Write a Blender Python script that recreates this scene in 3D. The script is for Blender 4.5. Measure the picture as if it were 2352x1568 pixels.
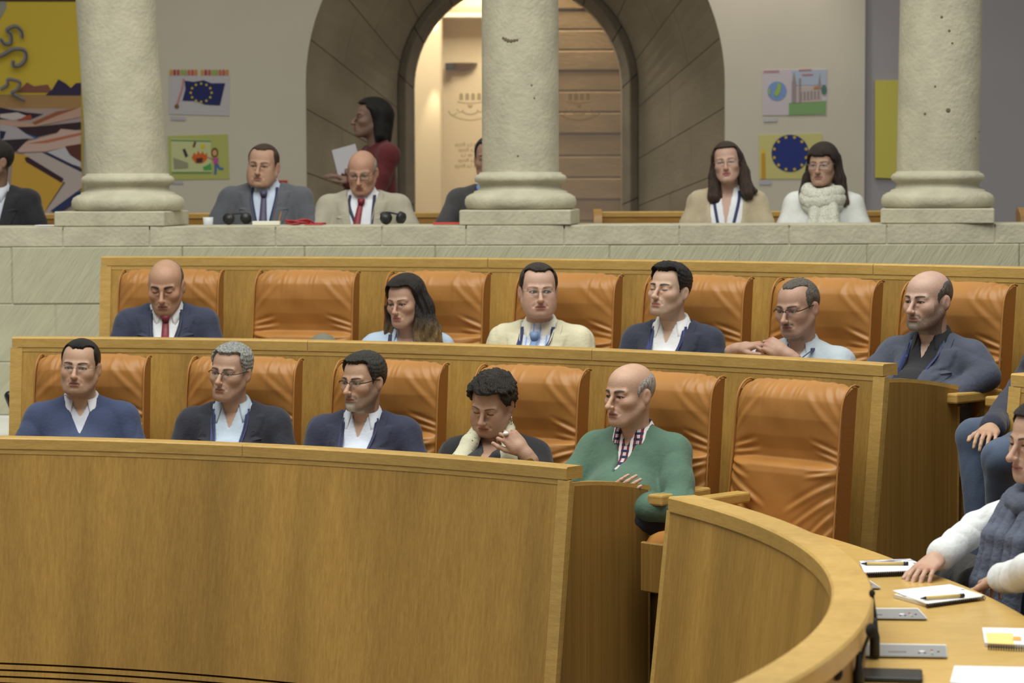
import bpy, bmesh, math, random
import numpy as np
from mathutils import Vector, Matrix, Euler

random.seed(7)
for o in list(bpy.data.objects):
    bpy.data.objects.remove(o)
SC = bpy.context.scene
COL = SC.collection
R = math.radians

# ------------------------------------------------------------------ camera
F, CXP, CYP, HOR = 5600.0, 1176.0, 784.0, 430.0
CAMZ = 1.92
PITCH = math.atan((CYP - HOR) / F)
ROLL = R(0.2)
_r0 = Vector((1, 0, 0)); FWD = Vector((0, math.cos(PITCH), -math.sin(PITCH))); _u0 = Vector((0, math.sin(PITCH), math.cos(PITCH)))
RIGHT = _r0 * math.cos(ROLL) - _u0 * math.sin(ROLL)
UP = _u0 * math.cos(ROLL) + _r0 * math.sin(ROLL)
CAMP = Vector((0, 0, CAMZ))
cam_d = bpy.data.cameras.new('camera'); cam = bpy.data.objects.new('camera', cam_d); COL.objects.link(cam)
mw = Matrix.Identity(4)
for i in range(3):
    mw[i][0], mw[i][1], mw[i][2], mw[i][3] = RIGHT[i], UP[i], -FWD[i], CAMP[i]
cam.matrix_world = mw
cam_d.sensor_width = 36.0
cam_d.lens = 36.0 * F / 2352.0
cam_d.clip_end = 200
cam_d.dof.use_dof = True
cam_d.dof.focus_distance = 9.2
cam_d.dof.aperture_fstop = 4.5
SC.camera = cam

# ------------------------------------------------------------------ light
w = bpy.data.worlds.new('world'); SC.world = w; w.use_nodes = True
bg = w.node_tree.nodes['Background']
bg.inputs[0].default_value = (0.98, 1.0, 0.95, 1); bg.inputs[1].default_value = 0.30
def area(name, loc, target, sx, sy, power, col):
    d = bpy.data.lights.new(name, 'AREA'); d.shape = 'RECTANGLE'; d.size = sx; d.size_y = sy; d.energy = power; d.color = col
    o = bpy.data.objects.new(name, d); COL.objects.link(o); o.location = loc
    o.rotation_euler = (Vector(target) - Vector(loc)).to_track_quat('-Z', 'Y').to_euler()
    return o
area('skylight', (-0.9, 7.0, 8.8), (-0.9, 7.9, 0), 10.0, 7.5, 1270, (0.99, 1.0, 0.91))
SC.view_settings.view_transform = 'Standard'
SC.view_settings.look = 'None'
SC.view_settings.exposure = 0.0
SC.view_settings.gamma = 1.0
SC.view_settings.use_curve_mapping = False

# ------------------------------------------------------------------ pixel <-> world helpers (photograph is 2352 x 1568)
HC = Vector((-3.07, 5.35))          # centre of the seating rings
def ray(px, py):
    return FWD + RIGHT * ((px - CXP) / F) + UP * ((CYP - py) / F)
def at_y(px, py, y):
    v = ray(px, py); return CAMP + v * (y / v.y)
def at_z(px, py, z):
    v = ray(px, py); return CAMP + v * ((z - CAMZ) / v.z)
def at_ring(px, py, rad, c=None):
    c = c or HC
    v = ray(px, py); a = v.x * v.x + v.y * v.y; b = -2 * (v.x * c.x + v.y * c.y); k = c.x ** 2 + c.y ** 2 - rad * rad
    t = (-b + math.sqrt(b * b - 4 * a * k)) / (2 * a)
    return CAMP + v * t
def ring_pt(rad, th, z=0.0, c=None):
    c = c or HC
    return Vector((c.x + rad * math.sin(th), c.y + rad * math.cos(th), z))
def ring_theta(p, c=None):
    c = c or HC
    return math.atan2(p.x - c.x, p.y - c.y)

# ------------------------------------------------------------------ materials
def S(r, g, b):
    def f(c):
        c /= 255.0
        return c / 12.92 if c <= 0.04045 else ((c + 0.055) / 1.055) ** 2.4
    return (f(r), f(g), f(b), 1.0)
MATS = {}
def setmap(mp, sc, rot):
    mp.vector_type = 'TEXTURE'; mp.inputs['Scale'].default_value = [1.0 / q for q in sc]; mp.inputs['Rotation'].default_value = rot
def mat(name, col, rough=0.55, metal=0.0, var=0.0, vscale=(6, 6, 6), bump=0.0, bscale=(60, 60, 60), col2=None, alpha=1.0, emit=None, spec=None, sheen=0.0, attr=False, detail=4.0, rot=(0, 0, 0)):
    if name in MATS: return MATS[name]
    m = bpy.data.materials.new(name); m.use_nodes = True
    nt = m.node_tree; N = nt.nodes; L = nt.links
    b = N['Principled BSDF']
    b.inputs['Base Color'].default_value = col; b.inputs['Roughness'].default_value = rough; b.inputs['Metallic'].default_value = metal
    b.inputs['Alpha'].default_value = alpha
    if spec is not None: b.inputs['Specular IOR Level'].default_value = spec
    if sheen: b.inputs['Sheen Weight'].default_value = sheen
    if emit: b.inputs['Emission Color'].default_value = emit[0]; b.inputs['Emission Strength'].default_value = emit[1]
    tc = None
    if var > 0 or bump > 0:
        tc = N.new('ShaderNodeTexCoord')
    src = None
    if attr:
        at = N.new('ShaderNodeAttribute'); at.attribute_name = 'Col'; src = at.outputs['Color']; L.new(src, b.inputs['Base Color'])
    if var > 0:
        mp = N.new('ShaderNodeMapping'); setmap(mp, vscale, rot)
        L.new(tc.outputs['Object'], mp.inputs['Vector'])
        nz = N.new('ShaderNodeTexNoise'); nz.inputs['Scale'].default_value = 1.0; nz.inputs['Detail'].default_value = detail
        L.new(mp.outputs['Vector'], nz.inputs['Vector'])
        if attr or col2 is None:
            mx = N.new('ShaderNodeMix'); mx.data_type = 'RGBA'; mx.blend_type = 'MULTIPLY'; mx.inputs[0].default_value = 1.0
            rp = N.new('ShaderNodeMapRange'); rp.inputs[1].default_value = 0.3; rp.inputs[2].default_value = 0.7
            rp.inputs[3].default_value = 1 - var; rp.inputs[4].default_value = 1 + var
            L.new(nz.outputs['Fac'], rp.inputs[0])
            if src is not None: L.new(src, mx.inputs[6])
            else: mx.inputs[6].default_value = col
            cb = N.new('ShaderNodeCombineColor'); 
            for i in range(3): L.new(rp.outputs[0], cb.inputs[i])
            L.new(cb.outputs[0], mx.inputs[7]); L.new(mx.outputs[2], b.inputs['Base Color'])
        else:
            cr = N.new('ShaderNodeValToRGB'); e = cr.color_ramp.elements
            e[0].position = 0.5 - 0.5 * (1 - var) * 0.5 - 0.02; e[1].position = 0.5 + 0.5 * (1 - var) * 0.5 + 0.02
            e[0].color = col; e[1].color = col2
            L.new(nz.outputs['Fac'], cr.inputs['Fac']); L.new(cr.outputs['Color'], b.inputs['Base Color'])
    if bump > 0:
        mp2 = N.new('ShaderNodeMapping'); setmap(mp2, bscale, rot)
        L.new(tc.outputs['Object'], mp2.inputs['Vector'])
        nz2 = N.new('ShaderNodeTexNoise'); nz2.inputs['Scale'].default_value = 1.0; nz2.inputs['Detail'].default_value = 5.0
        L.new(mp2.outputs['Vector'], nz2.inputs['Vector'])
        bp = N.new('ShaderNodeBump'); bp.inputs['Strength'].default_value = bump; bp.inputs['Distance'].default_value = 0.01
        L.new(nz2.outputs['Fac'], bp.inputs['Height']); L.new(bp.outputs['Normal'], b.inputs['Normal'])
    MATS[name] = m
    return m

def wood(name, c1, c2, grain=(55, 55, 1.3), leaf=(2.6, 2.6, 0.03), rough=0.42, tint=0.18):
    """veneer: fine streaks along the grain plus broad veneer leaves of slightly different tone"""
    if name in MATS: return MATS[name]
    m = bpy.data.materials.new(name); m.use_nodes = True
    nt = m.node_tree; N = nt.nodes; L = nt.links; b = N['Principled BSDF']; b.inputs['Roughness'].default_value = rough
    tc = N.new('ShaderNodeTexCoord')
    def noise(sc, det):
        mp = N.new('ShaderNodeMapping'); mp.inputs['Scale'].default_value = sc; L.new(tc.outputs['Object'], mp.inputs['Vector'])
        nz = N.new('ShaderNodeTexNoise'); nz.inputs['Scale'].default_value = 1.0; nz.inputs['Detail'].default_value = det; nz.inputs['Roughness'].default_value = 0.65
        L.new(mp.outputs['Vector'], nz.inputs['Vector']); return nz
    n1 = noise(grain, 6.0); n2 = noise(leaf, 1.0)
    n3 = noise((grain[0] * 4, grain[1] * 4, grain[2] * 4), 3.0)
    cr = N.new('ShaderNodeValToRGB'); cr.color_ramp.elements[0].position = 0.34; cr.color_ramp.elements[1].position = 0.66
    cr.color_ramp.elements[0].color = c1; cr.color_ramp.elements[1].color = c2
    L.new(n1.outputs['Fac'], cr.inputs['Fac'])
    rp = N.new('ShaderNodeMapRange'); rp.inputs[1].default_value = 0.35; rp.inputs[2].default_value = 0.65; rp.inputs[3].default_value = 1 - tint; rp.inputs[4].default_value = 1 + tint
    L.new(n2.outputs['Fac'], rp.inputs[0])
    rp3 = N.new('ShaderNodeMapRange'); rp3.inputs[1].default_value = 0.3; rp3.inputs[2].default_value = 0.7; rp3.inputs[3].default_value = 0.93; rp3.inputs[4].default_value = 1.07
    L.new(n3.outputs['Fac'], rp3.inputs[0])
    ml = N.new('ShaderNodeMath'); ml.operation = 'MULTIPLY'; L.new(rp.outputs[0], ml.inputs[0]); L.new(rp3.outputs[0], ml.inputs[1])
    vm = N.new('ShaderNodeVectorMath'); vm.operation = 'SCALE'; L.new(cr.outputs['Color'], vm.inputs[0]); L.new(ml.outputs[0], vm.inputs['Scale'])
    L.new(vm.outputs[0], b.inputs['Base Color'])
    bp = N.new('ShaderNodeBump'); bp.inputs['Strength'].default_value = 0.06; bp.inputs['Distance'].default_value = 0.004
    L.new(n3.outputs['Fac'], bp.inputs['Height']); L.new(bp.outputs['Normal'], b.inputs['Normal'])
    MATS[name] = m
    return m

# ------------------------------------------------------------------ object helpers
def tag(o, label=None, cat=None, group=None, kind=None):
    if label: o['label'] = label
    if cat: o['category'] = cat
    if group: o['group'] = group
    if kind: o['kind'] = kind
    return o
def link(o, parent=None):
    COL.objects.link(o)
    if parent is not None: o.parent = parent
    return o
def empty(name, loc=(0, 0, 0), rz=0.0, parent=None):
    o = bpy.data.objects.new(name, None); o.empty_display_size = 0.1
    o.location = loc; o.rotation_euler = (0, 0, rz)
    return link(o, parent)
def me_obj(name, verts, faces, m, parent=None, smooth=False, loc=None, rz=None):
    me = bpy.data.meshes.new(name); me.from_pydata([tuple(v) for v in verts], [], [tuple(f) for f in faces]); me.update()
    if m: me.materials.append(m)
    if smooth: me.polygons.foreach_set('use_smooth', [True] * len(me.polygons))
    o = bpy.data.objects.new(name, me)
    if loc is not None: o.location = loc
    if rz is not None: o.rotation_euler = (0, 0, rz)
    return link(o, parent)
def np_mesh(name, V, Q, m, parent=None, col=None, smooth=True):
    me = bpy.data.meshes.new(name)
    nv, nf = len(V), len(Q)
    me.vertices.add(nv); me.vertices.foreach_set('co', np.ascontiguousarray(V, dtype=np.float32).ravel())
    k = Q.shape[1]
    me.loops.add(nf * k); me.loops.foreach_set('vertex_index', np.ascontiguousarray(Q, dtype=np.int32).ravel())
    me.polygons.add(nf); me.polygons.foreach_set('loop_start', np.arange(0, nf * k, k, dtype=np.int32))
    try: me.polygons.foreach_set('loop_total', np.full(nf, k, dtype=np.int32))
    except Exception: pass
    if smooth: me.polygons.foreach_set('use_smooth', np.ones(nf, dtype=bool))
    me.update(calc_edges=True)
    if col is not None:
        a = me.attributes.new('Col', 'FLOAT_COLOR', 'POINT')
        c4 = np.ones((nv, 4), dtype=np.float32); c4[:, :3] = col[:, :3]
        a.data.foreach_set('color', c4.ravel())
    if m: me.materials.append(m)
    o = bpy.data.objects.new(name, me)
    return link(o, parent)
def bm_obj(name, bm, m, parent=None, smooth=False, loc=None, rz=None):
    me = bpy.data.meshes.new(name); bm.to_mesh(me); bm.free()
    if m: me.materials.append(m)
    if smooth: me.polygons.foreach_set('use_smooth', [True] * len(me.polygons))
    o = bpy.data.objects.new(name, me)
    if loc is not None: o.location = loc
    if rz is not None: o.rotation_euler = (0, 0, rz)
    return link(o, parent)
def bevel_box(c, s, bev=0.004, seg=1, M=None):
    bm = bmesh.new(); bmesh.ops.create_cube(bm, size=1.0)
    bmesh.ops.scale(bm, vec=s, verts=bm.verts)
    if bev > 0: bmesh.ops.bevel(bm, geom=bm.edges[:], offset=bev, segments=seg, affect='EDGES', profile=0.5)
    bmesh.ops.translate(bm, vec=c, verts=bm.verts)
    if M is not None: bmesh.ops.transform(bm, matrix=M, verts=bm.verts)
    return bm
def box(name, c, s, m, parent=None, bev=0.004, seg=1, rz=None, loc=None):
    return bm_obj(name, bevel_box(c, s, bev, seg), m, parent, loc=loc, rz=rz)
def bm_join(bms):
    out = bmesh.new()
    for b in bms:
        me = bpy.data.meshes.new('tmp'); b.to_mesh(me); b.free(); out.from_mesh(me); bpy.data.meshes.remove(me)
    return out
def sweep_ring(name, prof, th0, th1, n, m, parent=None, c=None, closed=True, smooth=False, caps=True, skew=0.0):
    """sweep a closed (r, z) profile about the ring centre from th0 to th1"""
    c = c or HC
    V = []; Fc = []; k = len(prof)
    for i in range(n + 1):
        th = th0 + (th1 - th0) * i / n
        for (r, z) in prof:
            V.append((c.x + r * math.sin(th), c.y + r * math.cos(th), z))
    for i in range(n):
        for j in range(k if closed else k - 1):
            a = i * k + j; b = i * k + (j + 1) % k
            Fc.append((a, b, b + k, a + k))
    if caps and closed:
        Fc.append(tuple(range(k - 1, -1, -1))); Fc.append(tuple(n * k + j for j in range(k)))
    o = me_obj(name, V, Fc, m, parent, smooth)
    return o
def lathe(name, prof, n, m, parent=None, loc=None, smooth=True):
    V = []; Fc = []; k = len(prof)
    for i in range(n):
        a = 2 * math.pi * i / n
        for (r, z) in prof: V.append((r * math.cos(a), r * math.sin(a), z))
    for i in range(n):
        for j in range(k - 1):
            a = i * k + j; b = ((i + 1) % n) * k + j
            Fc.append((a, b, b + 1, a + 1))
    Fc.append(tuple(i * k + k - 1 for i in range(n))); Fc.append(tuple(i * k for i in range(n - 1, -1, -1)))
    o = me_obj(name, V, Fc, m, parent, False, loc)
    if smooth: o.data.polygons.foreach_set('use_smooth', [len(p.vertices) == 4 for p in o.data.polygons])
    return o
def tube_bm(pts, rad, n=8, closed=False):
    """round tube through points; rad scalar or list"""
    bm = bmesh.new(); P = [Vector(p) for p in pts]; k = len(P); rings = []
    rr = rad if isinstance(rad, (list, tuple)) else [rad] * k
    prev = None
    for i in range(k):
        if closed: t = (P[(i + 1) % k] - P[i - 1]).normalized()
        else: t = (P[min(i + 1, k - 1)] - P[max(i - 1, 0)]).normalized()
        if prev is None:
            a = t.orthogonal().normalized()
        else:
            a = (prev - t * prev.dot(t)); a = a.normalized() if a.length > 1e-6 else t.orthogonal().normalized()
        prev = a; b = t.cross(a)
        rings.append([bm.verts.new(P[i] + (a * math.cos(2 * math.pi * j / n) + b * math.sin(2 * math.pi * j / n)) * rr[i]) for j in range(n)])
    for i in range(k if closed else k - 1):
        A = rings[i]; B = rings[(i + 1) % k]
        for j in range(n): bm.faces.new((A[j], A[(j + 1) % n], B[(j + 1) % n], B[j]))
    if not closed:
        bm.faces.new(rings[0][::-1]); bm.faces.new(rings[-1])
    return bm
def catmull(pts, n=8, closed=False):
    P = [Vector(p) for p in pts]; out = []
    k = len(P)
    for i in range(k if closed else k - 1):
        if closed: p0, p1, p2, p3 = P[i - 1], P[i], P[(i + 1) % k], P[(i + 2) % k]
        else: p0, p1, p2, p3 = P[max(i - 1, 0)], P[i], P[i + 1], P[min(i + 2, k - 1)]
        for j in range(n):
            t = j / n
            out.append(0.5 * ((2 * p1) + (p2 - p0) * t + (2 * p0 - 5 * p1 + 4 * p2 - p3) * t * t + (3 * p1 - p0 - 3 * p2 + p3) * t ** 3))
    if not closed: out.append(P[-1].copy())
    return out
def prism(name, poly, y0, y1, m, parent=None):
    """extrude polygon of (x, z) between two y values"""
    k = len(poly)
    V = [(x, y0, z) for x, z in poly] + [(x, y1, z) for x, z in poly]
    Fc = [tuple(range(k)), tuple(range(2 * k - 1, k - 1, -1))] + [(i, i + k, (i + 1) % k + k, (i + 1) % k) for i in range(k)]
    return me_obj(name, V, Fc, m, parent)
# ================================================================== SETTING
W_PANEL = wood('oak_veneer', S(158, 120, 57), S(174, 136, 69), grain=(75, 75, 0.5), leaf=(3.2, 3.2, 0.02))
W_RAIL = wood('oak_rail', S(178, 142, 76), S(192, 156, 88), grain=(9, 9, 60), leaf=(0.8, 0.8, 0.8), tint=0.10)
W_END = wood('oak_end_veneer', S(132, 98, 46), S(148, 113, 56), grain=(70, 70, 0.6))
W_TOP = wood('oak_table_top', S(196, 158, 90), S(208, 172, 102), grain=(7, 40, 40), leaf=(0.9, 0.9, 0.9), tint=0.07, rough=0.28)
W_BENCH = wood('oak_bench', S(150, 108, 50), S(176, 132, 66), grain=(3, 40, 40), leaf=(0.6, 0.6, 0.6), tint=0.1)
STONE = mat('pale_sandstone', S(184, 178, 157), rough=0.9, var=0.13, vscale=(7, 7, 7), bump=0.5, bscale=(45, 45, 45), detail=8)
STONE_R = mat('tooled_sandstone', S(178, 174, 150), rough=0.92, var=0.08, vscale=(30, 30, 5), bump=0.55, bscale=(80, 80, 9), detail=6, rot=(0, R(32), 0))
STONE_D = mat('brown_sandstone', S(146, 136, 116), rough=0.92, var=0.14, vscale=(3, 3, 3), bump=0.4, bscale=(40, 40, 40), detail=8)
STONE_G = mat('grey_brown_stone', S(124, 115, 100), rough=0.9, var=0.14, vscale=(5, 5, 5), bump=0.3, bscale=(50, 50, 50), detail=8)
MORTAR = mat('lime_mortar', S(205, 200, 180), rough=0.95, var=0.06, vscale=(20, 20, 20), bump=0.3)
PLASTER = mat('cream_plaster', S(200, 196, 182), rough=0.92, var=0.04, vscale=(1.5, 1.5, 1.5), bump=0.06, bscale=(90, 90, 90))
PLASTER_B = mat('grey_blue_plaster', S(160, 158, 164), rough=0.92, var=0.03, vscale=(1.5, 1.5, 1.5))
LIMEST = mat('white_stone_paving', S(206, 208, 200), rough=0.7, var=0.05, vscale=(4, 4, 4))
CARPET = mat('dark_floor', S(92, 76, 62), rough=0.9, var=0.12, vscale=(40, 40, 40))

def struct(o): o['kind'] = 'structure'; return o
RA, RB, RCB = 5.67, 6.87, 7.35           # backrest face radii of the two seat rows, back panel radius
RDA, RDB = 4.93, 6.15                    # desk front radii
ZB, ZC = 0.345, 0.69                     # platform heights
DT = 0.88                                # desk rail height above its platform
TH = lambda d: R(d)

struct(box('floor', (0, 5.0, -0.525), (26, 20, 0.15), CARPET, bev=0))
struct(sweep_ring('floor_platform', [(4.86, -0.45), (4.86, 0.0), (6.20, 0.0), (6.20, -0.45)], TH(-25), TH(100), 60, CARPET))
struct(sweep_ring('floor_platform', [(6.10, -0.45), (6.10, ZB), (7.40, ZB), (7.40, -0.45)], TH(-25), TH(100), 60, CARPET))
struct(sweep_ring('floor_landing', [(6.36, 0.0), (6.36, ZC), (8.2, ZC), (8.2, 0.0)], TH(-40), TH(5.6), 20, LIMEST))
struct(sweep_ring('floor_landing', [(7.44, 0.0), (7.44, ZC), (8.2, ZC), (8.2, 0.0)], TH(5.7), TH(100), 40, LIMEST))

# ---- parapet of the gallery: every stone block its own piece on a mortar backing
YW = 13.25
wf = struct(box('wall_front', (0, YW + 0.328, 0.80), (13.0, 0.66, 1.79), MORTAR, bev=0))
def block(px0, px1, z0, z1, yf, m, depth=0.06, gap=0.003):
    x0 = at_y(px0, 600, YW).x + gap / 2; x1 = at_y(px1, 600, YW).x - gap / 2
    bm = bevel_box(((x0 + x1) / 2, yf + depth / 2, (z0 + z1) / 2), (x1 - x0, depth, z1 - z0 - gap), 0.005)
    return bm_obj('stone_block', bm, m, wf)
ZL = at_y(1176, 517, YW).z                # top of the ledge
zc1 = at_y(1176, 563, YW).z; zc2 = at_y(100, 698, YW).z; zc3 = at_y(100, 831, YW).z
# ledge course, with its flat top as full-depth slabs
lj = [-700, -260, 146, 345, 634, 878, 1071, 1296, 1560, 1812, 2036, 2284, 2620, 3050]
for a, b in zip(lj, lj[1:]):
    x0 = at_y(a, 600, YW).x + 0.003; x1 = at_y(b, 600, YW).x - 0.003
    bm_obj('stone_block', bevel_box(((x0 + x1) / 2, YW + 0.34, (ZL + zc1) / 2), (x1 - x0, 0.70, ZL - zc1 - 0.004), 0.003, 2), STONE, wf)
for row, (z1, z0, js) in enumerate(((zc1, zc2, [-700, -310, 28, 420, 700, 1000, 1400, 1700, 1992, 2340, 2700, 3050]), (zc2, zc3, [-600, -200, 127, 400, 760, 1200, 1650, 2100, 2500, 3000]), (zc3, ZC, [-700, -350, -40, 250, 620, 1000, 1500, 1900, 2300, 3000]))):
    for a, b in zip(js, js[1:]):
        block(a, b, z0, z1, YW - 0.016 + 0.004 * ((a * 7 + row) % 3), STONE_R, 0.07)

# ---- columns standing on the ledge
def column(px, yaw, lean, dia, pits, pdx=0):
    YC = 13.56
    c = at_y(px, 517, YC); s = F / YC
    root = empty('column', (c.x, YC, ZL), 0.0); root['kind'] = 'structure'
    u = 1.0 / s
    pl = box('plinth', (pdx * u, 0, 0.5 * 34 * u), (252 * u, 252 * u, 34 * u), STONE, root, bev=0.006, rz=yaw)
    pr = [(0.0, 34), (118, 34), (124, 38), (128, 46), (128, 56), (124, 64), (114, 70), (108, 72), (106, 76), (97, 79), (94, 84), (94, 90), (98, 95), (104, 97), (106, 102), (106, 107), (102, 112), (96, 115), (93, 119), (0, 119)]
    lathe('base_moulding', [(r * u, z * u) for r, z in pr], 56, STONE, root)
    r0 = dia / 2 * u
    n, hN = 56, 30; V = []; Fc = []
    rg = random.Random(int(px))
    holes = [((q[0] - px) * u, (517 - q[1]) * u, q[2] * u) for q in pits]
    for j in range(hN + 1):
        z = 117 * u + (2.9 - 117 * u) * (j / hN) ** 1.0
        for i in range(n):
            a = 2 * math.pi * i / n; r = r0 * (1 - 0.012 * j / hN)
            V.append((r * math.cos(a) + lean * (z - 117 * u), r * math.sin(a), z))
    for j in range(hN):
        for i in range(n): Fc.append((j * n + i, j * n + (i + 1) % n, (j + 1) * n + (i + 1) % n, (j + 1) * n + i))
    Fc.append(tuple(hN * n + i for i in range(n)))
    me_obj('shaft', V, Fc, STONE, root, smooth=True)
    for (dx, z, r) in holes:                      # weathered pits and chips in the shaft
        if abs(dx) > r0 * 0.95: continue
        xx = dx + lean * (z - 117 * u) * 0
        y = -math.sqrt(max(r0 * r0 - dx * dx, 0))
        bm = bmesh.new(); bmesh.ops.create_icosphere(bm, subdivisions=2, radius=r); bmesh.ops.scale(bm, vec=(1.0, 0.25, 1.0), verts=bm.verts)
        bmesh.ops.translate(bm, vec=(dx, y + r * 0.02, z), verts=bm.verts)
        bm_obj('pit', bm, mat('pit_dark', S(108, 98, 76), rough=1.0), root, smooth=True)
    return root
column(295, R(-5), -0.055, 182, [], -13)
column(1196, R(-6), 0.0, 176, [(1158, 97, 3.4), (1163, 100, 4.2), (1169, 103, 4.5), (1176, 104, 4.2), (1183, 103, 3.8), (1189, 102, 3.0), (1221, 203, 2.4), (1227, 232, 2.4), (1190, 362, 2.4)])
column(2153, R(-10), 0.012, 187, [(2143, 54, 3), (2160, 85, 3.2), (2167, 113, 3), (2159, 263, 5.5), (2109, 270, 3), (2238, 310, 3), (2226, 325, 3.2), (2130, 209, 2.4)])

# ---- gallery behind the parapet
ZG = 0.90; YB = 17.0
struct(box('floor_gallery', (0, 15.6, ZG - 0.075), (13, 3.3, 0.15), mat('gallery_floor', S(120, 104, 84), rough=0.7, var=0.1), bev=0))
struct(box('ceiling', (0, 15.3, 4.75), (13, 4.1, 0.2), PLASTER, bev=0))  # unseen slab over the gallery, put in to shade it
struct(box('wall_above', (0, 13.56, 5.6), (13, 0.5, 1.9), STONE, bev=0))
def X17(px, y=YB): return at_y(px, 300, y).x
AX = X17(1184); ARO = X17(1665) - AX; ZS = at_y(1184, 192, YB).z          # outer arch: centre, radius, springing
def wall_with_arch(name, xa, xb, z0, z1, y, thick, m):
    n = 40; V = []; Fc = []
    arc = [(AX - ARO, z0)] + [(AX - ARO * math.cos(math.pi * i / n), ZS + ARO * math.sin(math.pi * i / n)) for i in range(n + 1)] + [(AX + ARO, z0)]
    outer = [(xa, z0)] + [(xa + (xb - xa) * i / n, z1) for i in range(n + 1)] + [(xb, z0)]
    k = len(arc)
    for yy in (y, y + thick):
        V += [(x, yy, z) for x, z in arc] + [(x, yy, z) for x, z in outer]
    for i in range(k - 1):
        Fc.append((i, i + 1, k + i + 1, k + i)); Fc.append((2 * k + i, 3 * k + i, 3 * k + i + 1, 2 * k + i + 1))
        Fc.append((i, 2 * k + i, 2 * k + i + 1, i + 1))
    return struct(me_obj(name, V, Fc, m))
wb = wall_with_arch('wall_back', -6.5, X17(1986), ZG, 4.7, YB, 0.30, PLASTER)
struct(box('wall_right', ((X17(1986) + 6.5) / 2, YB + 0.17, 2.8), (6.5 - X17(1986), 0.26, 3.8), PLASTER_B, bev=0))
# splayed stone reveal narrowing to the inner arch
YI = 18.0
IX = at_y(1190, 300, YI).x; IRO = at_y(1467, 300, YI).x - IX; IRI = at_y(1430, 300, YI).x - IX; ZSI = at_y(1190, 200, YI).z
arch = struct(empty('wall_arch', (0, 0, 0)))
def path_pt(cx, rad, zs, t):
    """t in [0,1]: up the left jamb, round the arch, down the right jamb"""
    jl = zs - ZG; al = math.pi * rad; tot = 2 * jl + al; d = t * tot
    if d < jl: return (cx - rad, ZG + d)
    if d < jl + al:
        a = (d - jl) / rad; return (cx - rad * math.cos(a), zs + rad * math.sin(a))
    return (cx + rad, zs - (d - jl - al))
def splay_pt(t, u):
    x0, z0 = path_pt(AX, ARO, ZS, t); x1, z1 = path_pt(IX, IRO, ZSI, t)
    return Vector((x0 + (x1 - x0) * u, YB + 0.02 + (YI - YB - 0.02) * u, z0 + (z1 - z0) * u))
def splay_block(t0, t1, u0, u1, m):
    n = 4; V = []; Fc = []
    mid = splay_pt((t0 + t1) / 2, (u0 + u1) / 2)
    gt, gu = 0.0004, 0.0015
    for lift in (0.0, 0.05):
        for i in range(n + 1):
            t = t0 + gt + (t1 - t0 - 2 * gt) * i / n
            for u in (u0 + gu, u1 - gu):
                p = splay_pt(t, u)
                dt = splay_pt(min(t + 0.01, 1), u) - splay_pt(max(t - 0.01, 0), u); du = splay_pt(t, u + 0.05) - splay_pt(t, u - 0.05)
                nn = dt.cross(du).normalized()
                if nn.dot(Vector((AX, p.y, ZS - 0.5)) - p) < 0: nn = -nn
                V.append(p + nn * (lift - 0.05))
    k = 2 * (n + 1)
    for i in range(n):
        a = i * 2; Fc.append((k + a, k + a + 1, k + a + 3, k + a + 2)); Fc.append((a, a + 2, k + a + 2, k + a)); Fc.append((a + 1, k + a + 1, k + a + 3, a + 3)); Fc.append((a, a + 1, a + 3, a + 2))
    Fc.append((0, k, k + 1, 1)); Fc.append((2 * n, 2 * n + 1, k + 2 * n + 1, k + 2 * n))
    return me_obj('stone_block', V, Fc, m, arch)
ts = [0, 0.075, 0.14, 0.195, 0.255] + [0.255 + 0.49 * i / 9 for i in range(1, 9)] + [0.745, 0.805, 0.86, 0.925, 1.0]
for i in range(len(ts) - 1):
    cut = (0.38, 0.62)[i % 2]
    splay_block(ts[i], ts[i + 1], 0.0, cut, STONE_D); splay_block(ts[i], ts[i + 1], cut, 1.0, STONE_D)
# dark recessed joint bed behind the reveal blocks
V = []; Fc = []
for i in range(61):
    t = i / 60
    for u in (0.0, 1.0):
        p = splay_pt(t, u); c = Vector((AX, p.y, ZS - 0.6)); V.append(p + (p - c).normalized() * 0.012)
for i in range(60): Fc.append((2 * i, 2 * i + 1, 2 * i + 3, 2 * i + 2))
me_obj('joint_bed', V, Fc, mat('joint_dark', S(116, 102, 80), rough=1.0), arch)
# inner moulded frame of voussoirs
def frame_block(t0, t1):
    n = 5; prof = [(IRO, 0.06), (IRO - 0.055, 0.02), (IRO - 0.065, 0.02), (IRI + 0.02, 0.10), (IRI, 0.14), (IRI, 0.30), (IRO, 0.30)]
    V = []; Fc = []; k = len(prof)
    for i in range(n + 1):
        t = t0 + 0.0006 + (t1 - t0 - 0.0012) * i / n
        for (r, dy) in prof:
            x, z = path_pt(IX, r, ZSI, t); V.append((x, YI - 0.03 + dy, z))
    for i in range(n):
        for j in range(k): a = i * k + j; b = i * k + (j + 1) % k; Fc.append((a, b, b + k, a + k))
    Fc.append(tuple(range(k))); Fc.append(tuple(n * k + j for j in range(k - 1, -1, -1)))
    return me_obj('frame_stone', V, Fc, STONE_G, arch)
ft = [0, 0.15, 0.295] + [0.295 + 0.41 * i / 7 for i in range(1, 7)] + [0.705, 0.85, 1.0]
for a, b in zip(ft, ft[1:]): frame_block(a, b)
V = []; Fc = []
for i in range(81):
    for r in (IRI + 0.004, IRO + 0.02):
        x, z = path_pt(IX, r, ZSI, i / 80)
        for dy in (0.16, 0.28): V.append((x, YI - 0.03 + dy, z))
for i in range(80):
    a = 4 * i; Fc += [(a, a + 2, a + 6, a + 4), (a, a + 4, a + 5, a + 1), (a + 1, a + 5, a + 7, a + 3)]
me_obj('frame_core', V, Fc, STONE_G, arch)  # backing ring added behind the stones to stop lobby light leaking through gaps
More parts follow.
